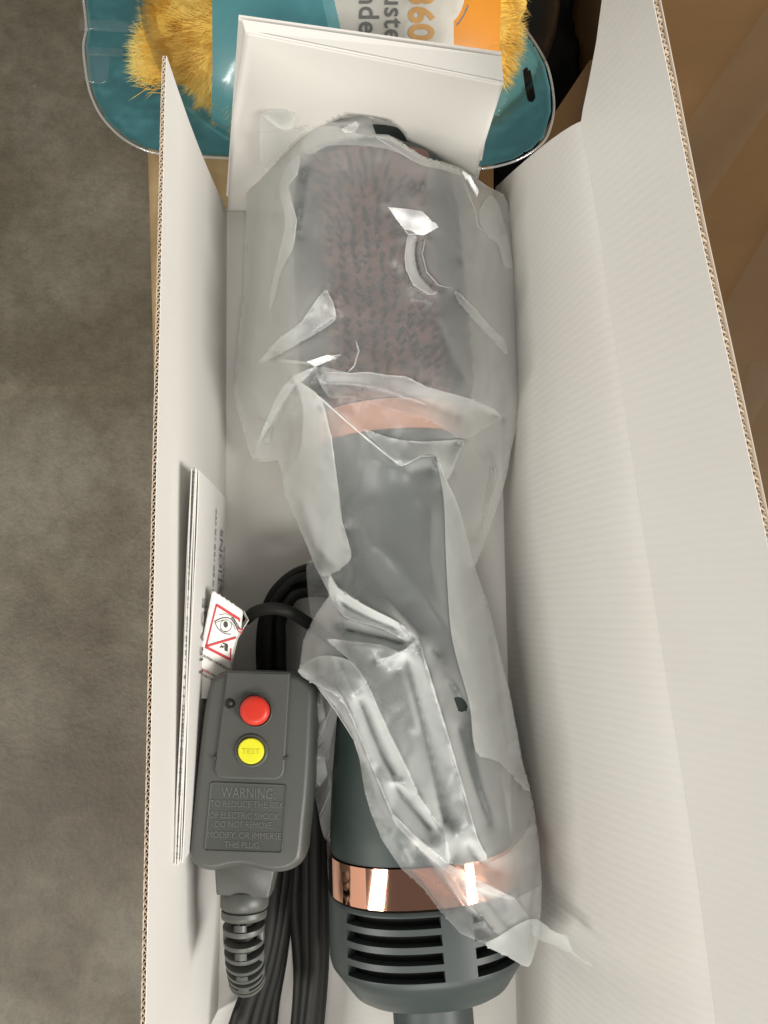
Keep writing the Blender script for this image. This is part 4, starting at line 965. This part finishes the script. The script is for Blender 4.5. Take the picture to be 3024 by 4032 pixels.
# obstacle: where each sight line first meets the styler
obs = np.full(GX.shape, 0.0016); done = np.zeros(GX.shape, bool)
for z in np.linspace(0.078, 0.002, 153):
    p = Wv(GX, GY, np.full(GX.shape, z)); hit = (~done) & (devtop(p[..., 0], p[..., 1]) >= z)
    obs[hit] = z; done |= hit
obs = obs+0.0006
ins_ = inside(GX, GY, OUT); dO, bxx, byy, bt = nearest(GX, GY, OUT)
i0 = np.floor(bt).astype(int) % len(OUT); i1 = (i0+1) % len(OUT); fr_ = bt-np.floor(bt); zO = np.array([q[2] for q in OUT])/1000
zb = zO[i0]*(1-fr_)+zO[i1]*fr_
fix = (~ins_) | (dO < STEP*0.7)
def solve(z, fixed, zfix, iters, obstacle=True):
    z = z.copy(); z[fixed] = zfix[fixed]
    chk = (np.add.outer(np.arange(ny), np.arange(nx)) % 2).astype(bool); om = 1.9
    for it in range(iters):
        for c in (chk, ~chk):
            pz = np.pad(z, 1, mode='edge'); av = (pz[:-2, 1:-1]+pz[2:, 1:-1]+pz[1:-1, :-2]+pz[1:-1, 2:])/4
            zn = z+om*(av-z)
            if obstacle: zn = np.maximum(zn, obs)
            z = np.where(c & ~fixed, zn, z)
    return z
zn = solve(np.where(ins_, np.maximum(obs, zb), zb), fix, zb, 260)
ridge = fix.copy(); zr = zb.copy(); zr = np.where(fix, zb, zn)
for pts, dz in CR:
    d, _, _, bt_ = nearest(GX, GY, pts, False); k = (d < STEP*0.75) & ins_ & (dO > STEP*0.7)
    u = bt_/(len(pts)-1); env = np.clip(np.minimum(u, 1-u)*6+0.45, 0, 1)
    tgt = np.maximum(zn+dz/1000*env*1.15, obs)
    zr = np.where(k, np.where(ridge & ~fix, np.maximum(zr, tgt) if dz > 0 else zr, tgt), zr); ridge |= k
zs = solve(zn, ridge, zr, 200)
# soften a little, then fine wrinkles
for _ in range(4):
    pz = np.pad(zs, 1, mode='edge'); av = (pz[:-2, 1:-1]+pz[2:, 1:-1]+pz[1:-1, :-2]+pz[1:-1, 2:])/4
    zs = np.where(fix, zs, np.maximum(zs*.6+av*.4, obs))
wr = np.zeros(GX.shape); cr_ = np.zeros(GX.shape)
for iy in range(ny):
    for ix in range(nx):
        if ins_[iy, ix]:
            px, py = GX[iy, ix], GY[iy, ix]
            q_ = Vector((px*.0105+py*.0035+mnoise.noise(Vector((px*.01, py*.01, 1)))*.5, py*.0050-px*.0022+mnoise.noise(Vector((px*.01, py*.01, 9)))*.5, 2.5))
            d1 = mnoise.voronoi(q_)[0]; cr_[iy, ix] = (.50-d1[0])*.0015
            wr[iy, ix] = mnoise.noise(Vector((px*.011+py*.004, py*.0055, 3.1)))*.0003+abs(mnoise.noise(Vector((px*.02-py*.008, py*.013+px*.006, 7.7))))*.0002
fade = np.clip(dO/60, 0, 1)*np.clip((zs-obs)/.003, .06, 1); fc = np.clip(dO/50, 0, 1); zs = np.maximum(zs+np.maximum(wr, -.0003)*fade+cr_*fc*np.clip((zs-obs-.0015)/.004, .0, 1), np.minimum(zs, obs+.0004))
def zsamp(px, py):
    fx_ = np.clip((np.asarray(px)-gx0)/STEP, 0, nx-1.001); fy_ = np.clip((np.asarray(py)-gy0)/STEP, 0, ny-1.001)
    i = fy_.astype(int); j = fx_.astype(int); a = fy_-i; b = fx_-j
    return zs[i, j]*(1-a)*(1-b)+zs[i+1, j]*a*(1-b)+zs[i, j+1]*(1-a)*b+zs[i+1, j+1]*a*b
bag = MB()
HOLE = [(1786,2747),(1803,2744),(1819,2747),(1834,2763),(1843,2783),(1837,2795),(1825,2802),(1813,2804),(1802,2792)]
x, y, f = cut_grid(OUT, 7, (HOLE,))
bag.add(Wv(x, y, zsamp(x, y)), f.tolist())
def patch(poly, lift, curl=0.0, step=9, zf=None):
    poly = [tuple(p) for p in closed_spline([q[:2] for q in poly], 3)] if len(poly) > 8 else poly
    x_, y_, f_ = cut_grid(poly, step)
    if not len(f_): return
    d, *_ = nearest(x_, y_, poly); z_ = (zsamp(x_, y_) if zf is None else zf(x_, y_))+lift/1000+curl/1000*np.exp(-d/14)
    z_ = z_+np.array([mnoise.noise(Vector((a*.008, b*.005, lift)))*.0003 for a, b in zip(x_, y_)])
    bag.add(Wv(x_, y_, z_), f_.tolist())
patch([(1241,1444),(1155,1481),(1138,1500),(1086,1569),(992,1801),(1009,1766),(1159,1521),(1189,1504),(1237,1453)], .5)
patch([(1241,1444),(1155,1481),(1138,1500),(1086,1569),(992,1801),(1009,1766),(1159,1521),(1189,1504),(1237,1453)], 1.0)
patch([(1022,1427),(1095,1337),(1189,1268),(1254,1173),(1284,1143),(1310,1191),(1322,1234),(1310,1272),(1189,1345),(1095,1397)], .5, .6)
patch([(1022,1427),(1095,1337),(1189,1268),(1254,1173),(1284,1143),(1310,1191),(1322,1234),(1310,1272),(1189,1345),(1095,1397)], 1.1, .6)
patch([(1095,1414),(1206,1423),(1288,1397),(1344,1397),(1327,1412),(1245,1440),(1206,1435),(1099,1427)], .5, 1.0, 5)
patch([(1245,1446),(1374,1468),(1450,1466),(1529,1478),(1596,1483),(1682,1526),(1800,1556),(1880,1582),(1978,1637),(1900,1690),(1828,1728),(1750,1690),(1673,1646),(1579,1620),(1529,1612),(1450,1586),(1374,1564),(1290,1560)], .4, .5)
patch([(1430,1690),(1530,1722),(1640,1738),(1740,1735),(1828,1735),(1800,1800),(1760,1890),(1716,1795),(1656,1797),(1583,1835),(1529,1796)], .4, .4)
patch([(1430,1690),(1530,1722),(1640,1738),(1740,1735),(1828,1735),(1800,1800),(1760,1890),(1716,1795),(1656,1797),(1583,1835),(1529,1796)], 0.9, .4)
patch([(1155,1483),(1190,1508),(1267,1573),(1301,1715),(1327,1895),(1346,2055),(1382,2171),(1370,2215),(1302,2262),(1256,2258),(1207,2144),(1150,2010),(1125,1940),(1118,1890),(1180,1780),(1195,1640),(1185,1560)], .45, .3)
patch([(1155,1483),(1190,1508),(1267,1573),(1301,1715),(1327,1895),(1346,2055),(1382,2171),(1370,2215),(1302,2262),(1256,2258),(1207,2144),(1150,2010),(1125,1940),(1118,1890),(1180,1780),(1195,1640),(1185,1560)], 1.0, .3)
patch([(1716,1793),(1759,1890),(1807,1999),(1868,2227),(1926,2404),(1970,2596),(2003,2729),(2050,2985),(2085,3120),(1960,3000),(1873,2960),(1850,2780),(1800,2600),(1775,2480),(1762,2310),(1754,2144),(1746,1950)], .5, .3)
patch([(1716,1793),(1759,1890),(1807,1999),(1868,2227),(1926,2404),(1970,2596),(2003,2729),(2050,2985),(2085,3120),(1960,3000),(1873,2960),(1850,2780),(1800,2600),(1775,2480),(1762,2310),(1754,2144),(1746,1950)], 1.1, .3)
def facet(poly, lamp, h0, step=6, wob=.0005):
    """a small crumpled facet standing at the angle that catches a lamp"""
    cx = np.mean([p[0] for p in poly]); cy = np.mean([p[1] for p in poly]); c = W(cx, cy, float(zsamp(cx, cy))+h0)
    hv = ((Vector(lamp)-c).normalized()+(Vector((0, 0, H))-c).normalized()).normalized()
    x_, y_, f_ = cut_grid(poly, step); pl = Plane(c, c+hv.cross(Vector((1, 0, 0))), c+hv.cross(Vector((0, 1, 0))))
    v_ = [pl.at(a, b, wob*mnoise.noise(Vector((a*.011, b*.011, h0*900)))) for a, b in zip(x_, y_)]
    zmin = zsamp(x_, y_)+.0002
    bag.add([Vector((p.x, p.y, max(p.z, zz))) for p, zz in zip(v_, zmin)], f_.tolist(), 2)
LA, LB = (0.15, -1.75, 2.05), (2.0, -0.95, 1.6)
facet([(1528,815),(1600,822),(1662,831),(1728,894),(1669,925),(1607,921),(1568,870)], LA, .003)
facet([(1820,672),(1850,690),(1885,750),(1875,790),(1845,740)], LA, .003, 5)
facet([(1345,508),(1400,478),(1415,490),(1400,520),(1365,530)], LA, .003, 5)
facet([(1240,1445),(1330,1408),(1288,1398),(1210,1424)], LA, .003, 5)
patch([(1607,925),(1640,930),(1632,1000),(1650,1085),(1700,1140),(1721,1152),(1691,1162),(1630,1122),(1598,1050),(1595,1003)], .6, .6, 5)
patch([(1300,2262),(1330,2316),(1440,2385),(1568,2450),(1646,2515),(1596,2523),(1513,2478),(1357,2429),(1298,2340)], .5, .6)
patch([(1300,2262),(1330,2316),(1440,2385),(1568,2450),(1646,2515),(1596,2523),(1513,2478),(1357,2429),(1298,2340)], 1.1, .6)
patch([(1289,2518),(1391,2527),(1500,2540),(1579,2571),(1646,2518),(1700,2690),(1753,2862),(1820,3090),(1879,3300),(1915,3385),(1766,3401),(1753,3284),(1710,3220),(1650,3133),(1600,3020),(1536,2892),(1490,2790),(1445,2687),(1370,2590)], .6, .5)
patch([(1289,2518),(1391,2527),(1500,2540),(1579,2571),(1646,2518),(1700,2690),(1753,2862),(1820,3090),(1879,3300),(1915,3385),(1766,3401),(1753,3284),(1710,3220),(1650,3133),(1600,3020),(1536,2892),(1490,2790),(1445,2687),(1370,2590)], 1.2, .5)
patch([(1479,2598),(1540,2583),(1600,2553),(1646,2518),(1655,2550),(1600,2580),(1530,2610),(1485,2625)], 1.2, .6, 6)
patch([(1174,2645),(1240,2588),(1319,2584),(1390,2610),(1445,2687),(1490,2790),(1536,2892),(1600,3020),(1650,3133),(1710,3220),(1753,3284),(1766,3401),(1640,3296),(1542,3199),(1475,3042),(1430,2930),(1391,2838),(1330,2745),(1250,2700)], .9, .4)
patch([(1174,2645),(1240,2588),(1319,2584),(1390,2610),(1445,2687),(1490,2790),(1536,2892),(1600,3020),(1650,3133),(1710,3220),(1753,3284),(1766,3401),(1640,3296),(1542,3199),(1475,3042),(1430,2930),(1391,2838),(1330,2745),(1250,2700)], 1.5, .4)
patch([(1240,2590),(1319,2586),(1370,2680),(1430,2800),(1400,2820),(1330,2700),(1260,2650)], 1.4, .3)
patch([(1549,3208),(1639,3295),(1766,3401),(1850,3450),(1950,3500),(2031,3540),(1950,3530),(1850,3490),(1772,3444),(1660,3350),(1560,3250)], .8, .5, 6)
patch([(1772,3444),(1850,3480),(1950,3520),(2031,3540),(2090,3620),(2010,3655),(1960,3680),(1900,3610)], .5)
patch([(1182,611),(1168,687),(1135,727),(1153,814),(1168,868),(1153,980),(1110,1060),(1075,1200),(1060,1190),(1095,1010),(1125,870),(1100,740),(1140,640)], .5, .4)
patch([(1794,1143),(1860,1205),(1892,1242),(1945,1300),(1987,1341),(1995,1400),(1950,1350),(1880,1275),(1800,1180)], .5, .5)
patch([(1190,560),(1240,505),(1330,500),(1440,535),(1530,537),(1600,575),(1669,616),(1740,642),(1803,663),(1815,690),(1740,668),(1660,650),(1580,606),(1500,582),(1400,572),(1290,575),(1215,610)], .5, .4)
patch([(1960,800),(1990,900),(2010,1000),(2020,1050),(1985,1045),(1960,960),(1930,940),(1900,900),(1885,850),(1900,800),(1930,770)], .5, .4)
# torn end: turned over corner and a curling tail
patch([(1911,3721),(1960,3690),(2013,3655),(2055,3632),(2097,3618),(2128,3630),(2124,3665),(2122,3703),(2105,3752),(2088,3799),(2067,3805),(2000,3768)], 1.0, .5)
patch([(1911,3721),(1960,3690),(2013,3655),(2055,3632),(2097,3618),(2128,3630),(2124,3665),(2122,3703),(2105,3752),(2088,3799),(2067,3805),(2000,3768)], 1.7, .5)
tz = lambda x_, y_: np.interp(x_, [2090, 2128, 2180, 2230, 2260, 2330], [.050, .052, .056, .060, .064, .072])
patch([(2090,3625),(2125,3624),(2182,3667),(2230,3685),(2246,3720),(2256,3752),(2235,3750),(2188,3727),(2122,3703),(2095,3690)], 0, .8, 7, tz)
patch([(2098,3632),(2125,3630),(2182,3670),(2228,3688),(2244,3722),(2250,3747),(2235,3746),(2188,3722),(2122,3698),(2098,3685)], .7, .3, 7, tz)
patch([(2250,3745),(2262,3752),(2300,3780),(2330,3800),(2328,3807),(2296,3788),(2254,3760)], 0, 0, 4, tz)
# veil between plug and handle, layer over the cord loop, ear at the far corner
patch([(1246,2703),(1290,2745),(1331,2789),(1310,2890),(1295,2982),(1305,3080),(1319,3163),(1325,3300),(1277,3300),(1250,3180),(1228,3067),(1234,2900)], 0, .5, 8, lambda x_, y_: .046+.004*np.sin(y_*.02+x_*.05)+(2703-y_)*2.5e-5)
patch([(1246,2703),(1270,2760),(1284,2840),(1270,2950),(1290,3050),(1260,3100),(1230,3060),(1236,2900)], 0, .5, 8, lambda x_, y_: .049+.003*np.sin(y_*.03)+(2703-y_)*2.5e-5)
patch([(1205,2227),(1225,2200),(1260,2258),(1300,2340),(1290,2440),(1225,2432),(1212,2330)], 0, .4, 8, lambda x_, y_: np.full(x_.shape, .030))
zear = lambda x_, y_: np.interp(y_, [425, 520, 660, 760], [.057, .05, .034, .024])
patch([(1025,447),(1036,434),(1060,428),(1148,433),(1160,450),(1162,470),(1153,508),(1215,494),(1240,500),(1186,530),(1110,610),(1060,668),(1030,664),(1023,560)], 0, .5, 7, zear)
patch([(1027,450),(1060,432),(1148,436),(1160,465),(1152,506),(1110,512),(1075,490)], 1.2, .6, 6, zear)
# sharp fold lines: narrow doubled ridges of whitened film
def fold_line(pts, wd, h=.45):
    q = [Vector((p[0], p[1], 0)) for p in pts]; rs = []
    for a, b in zip(q, q[1:]):
        n_ = max(2, int((b-a).length/9))
        rs += [a.lerp(b, k/n_) for k in range(n_)]
    rs.append(q[-1]); n_ = len(rs); V_ = []; N3 = []
    for i, p in enumerate(rs):
        d = rs[min(i+1, n_-1)]-rs[max(i-1, 0)]; d.normalize(); sd = Vector((-d.y, d.x, 0)); u = i/(n_-1)
        ww = wd*(.25+.75*min(1, 7*min(u, 1-u)))*(.75+.5*abs(mnoise.noise(Vector((p.x*.02, p.y*.02, wd)))))
        p = p+sd*1.5*mnoise.noise(Vector((p.x*.03, p.y*.03, 5)))
        for k, (o_, z_) in enumerate(((-ww, .25), (0, .25+h), (ww, .25))): V_.append((p.x+sd.x*o_, p.y+sd.y*o_, z_))
    a_ = np.array(V_); z_ = zsamp(a_[:, 0], a_[:, 1])+a_[:, 2]/1000
    bag.add(Wv(a_[:, 0], a_[:, 1], z_), [(3*i+k, 3*i+k+1, 3*i+k+4, 3*i+k+3) for i in range(n_-1) for k in range(2)], 1)
for pts, dz in CR:
    if dz >= 3: fold_line(pts, 1.2+dz*.55)
for pts, wd in (([(921,1565),(994,1809)], 3), ([(992,1809),(1040,1816),(1090,1811)], 4), ([(1267,1590),(1301,1715),(1327,1895)], 4), ([(1155,1483),(1267,1573),(1400,1690),(1529,1796),(1583,1835)], 4.5), ([(1240,480),(1180,528),(1086,630),(1035,685),(975,733)], 3),
    ([(1530,532),(1600,572),(1669,614),(1740,640),(1803,661),(1920,735)], 7), ([(1480,540),(1560,590),(1640,640)], 3), ([(1646,2518),(1700,2690),(1753,2862),(1820,3090),(1879,3300)], 3.5), ([(1445,2687),(1536,2892),(1650,3133),(1753,3284)], 3.5), ([(1246,2699),(1320,2795),(1395,2914),(1418,2990)], 3),
    ([(1766,3401),(1640,3299),(1542,3199)], 5), ([(1868,2227),(1926,2404),(1972,2596),(2005,2729),(2056,2995)], 3), ([(1807,1999),(1868,2227)], 5), ([(1400,1340),(1412,1380),(1395,1440),(1370,1465)], 4), ([(1913,3721),(1990,3690),(2075,3625),(2125,3628)], 3)):
    fold_line(pts, wd)
bo = bag.build('plastic_bag', [M['film'], M['film_crease'], M['film_taut']]); bo['label'] = 'crumpled translucent plastic bag pulled over the brush head and handle of the styler'; bo['category'] = 'plastic bag'
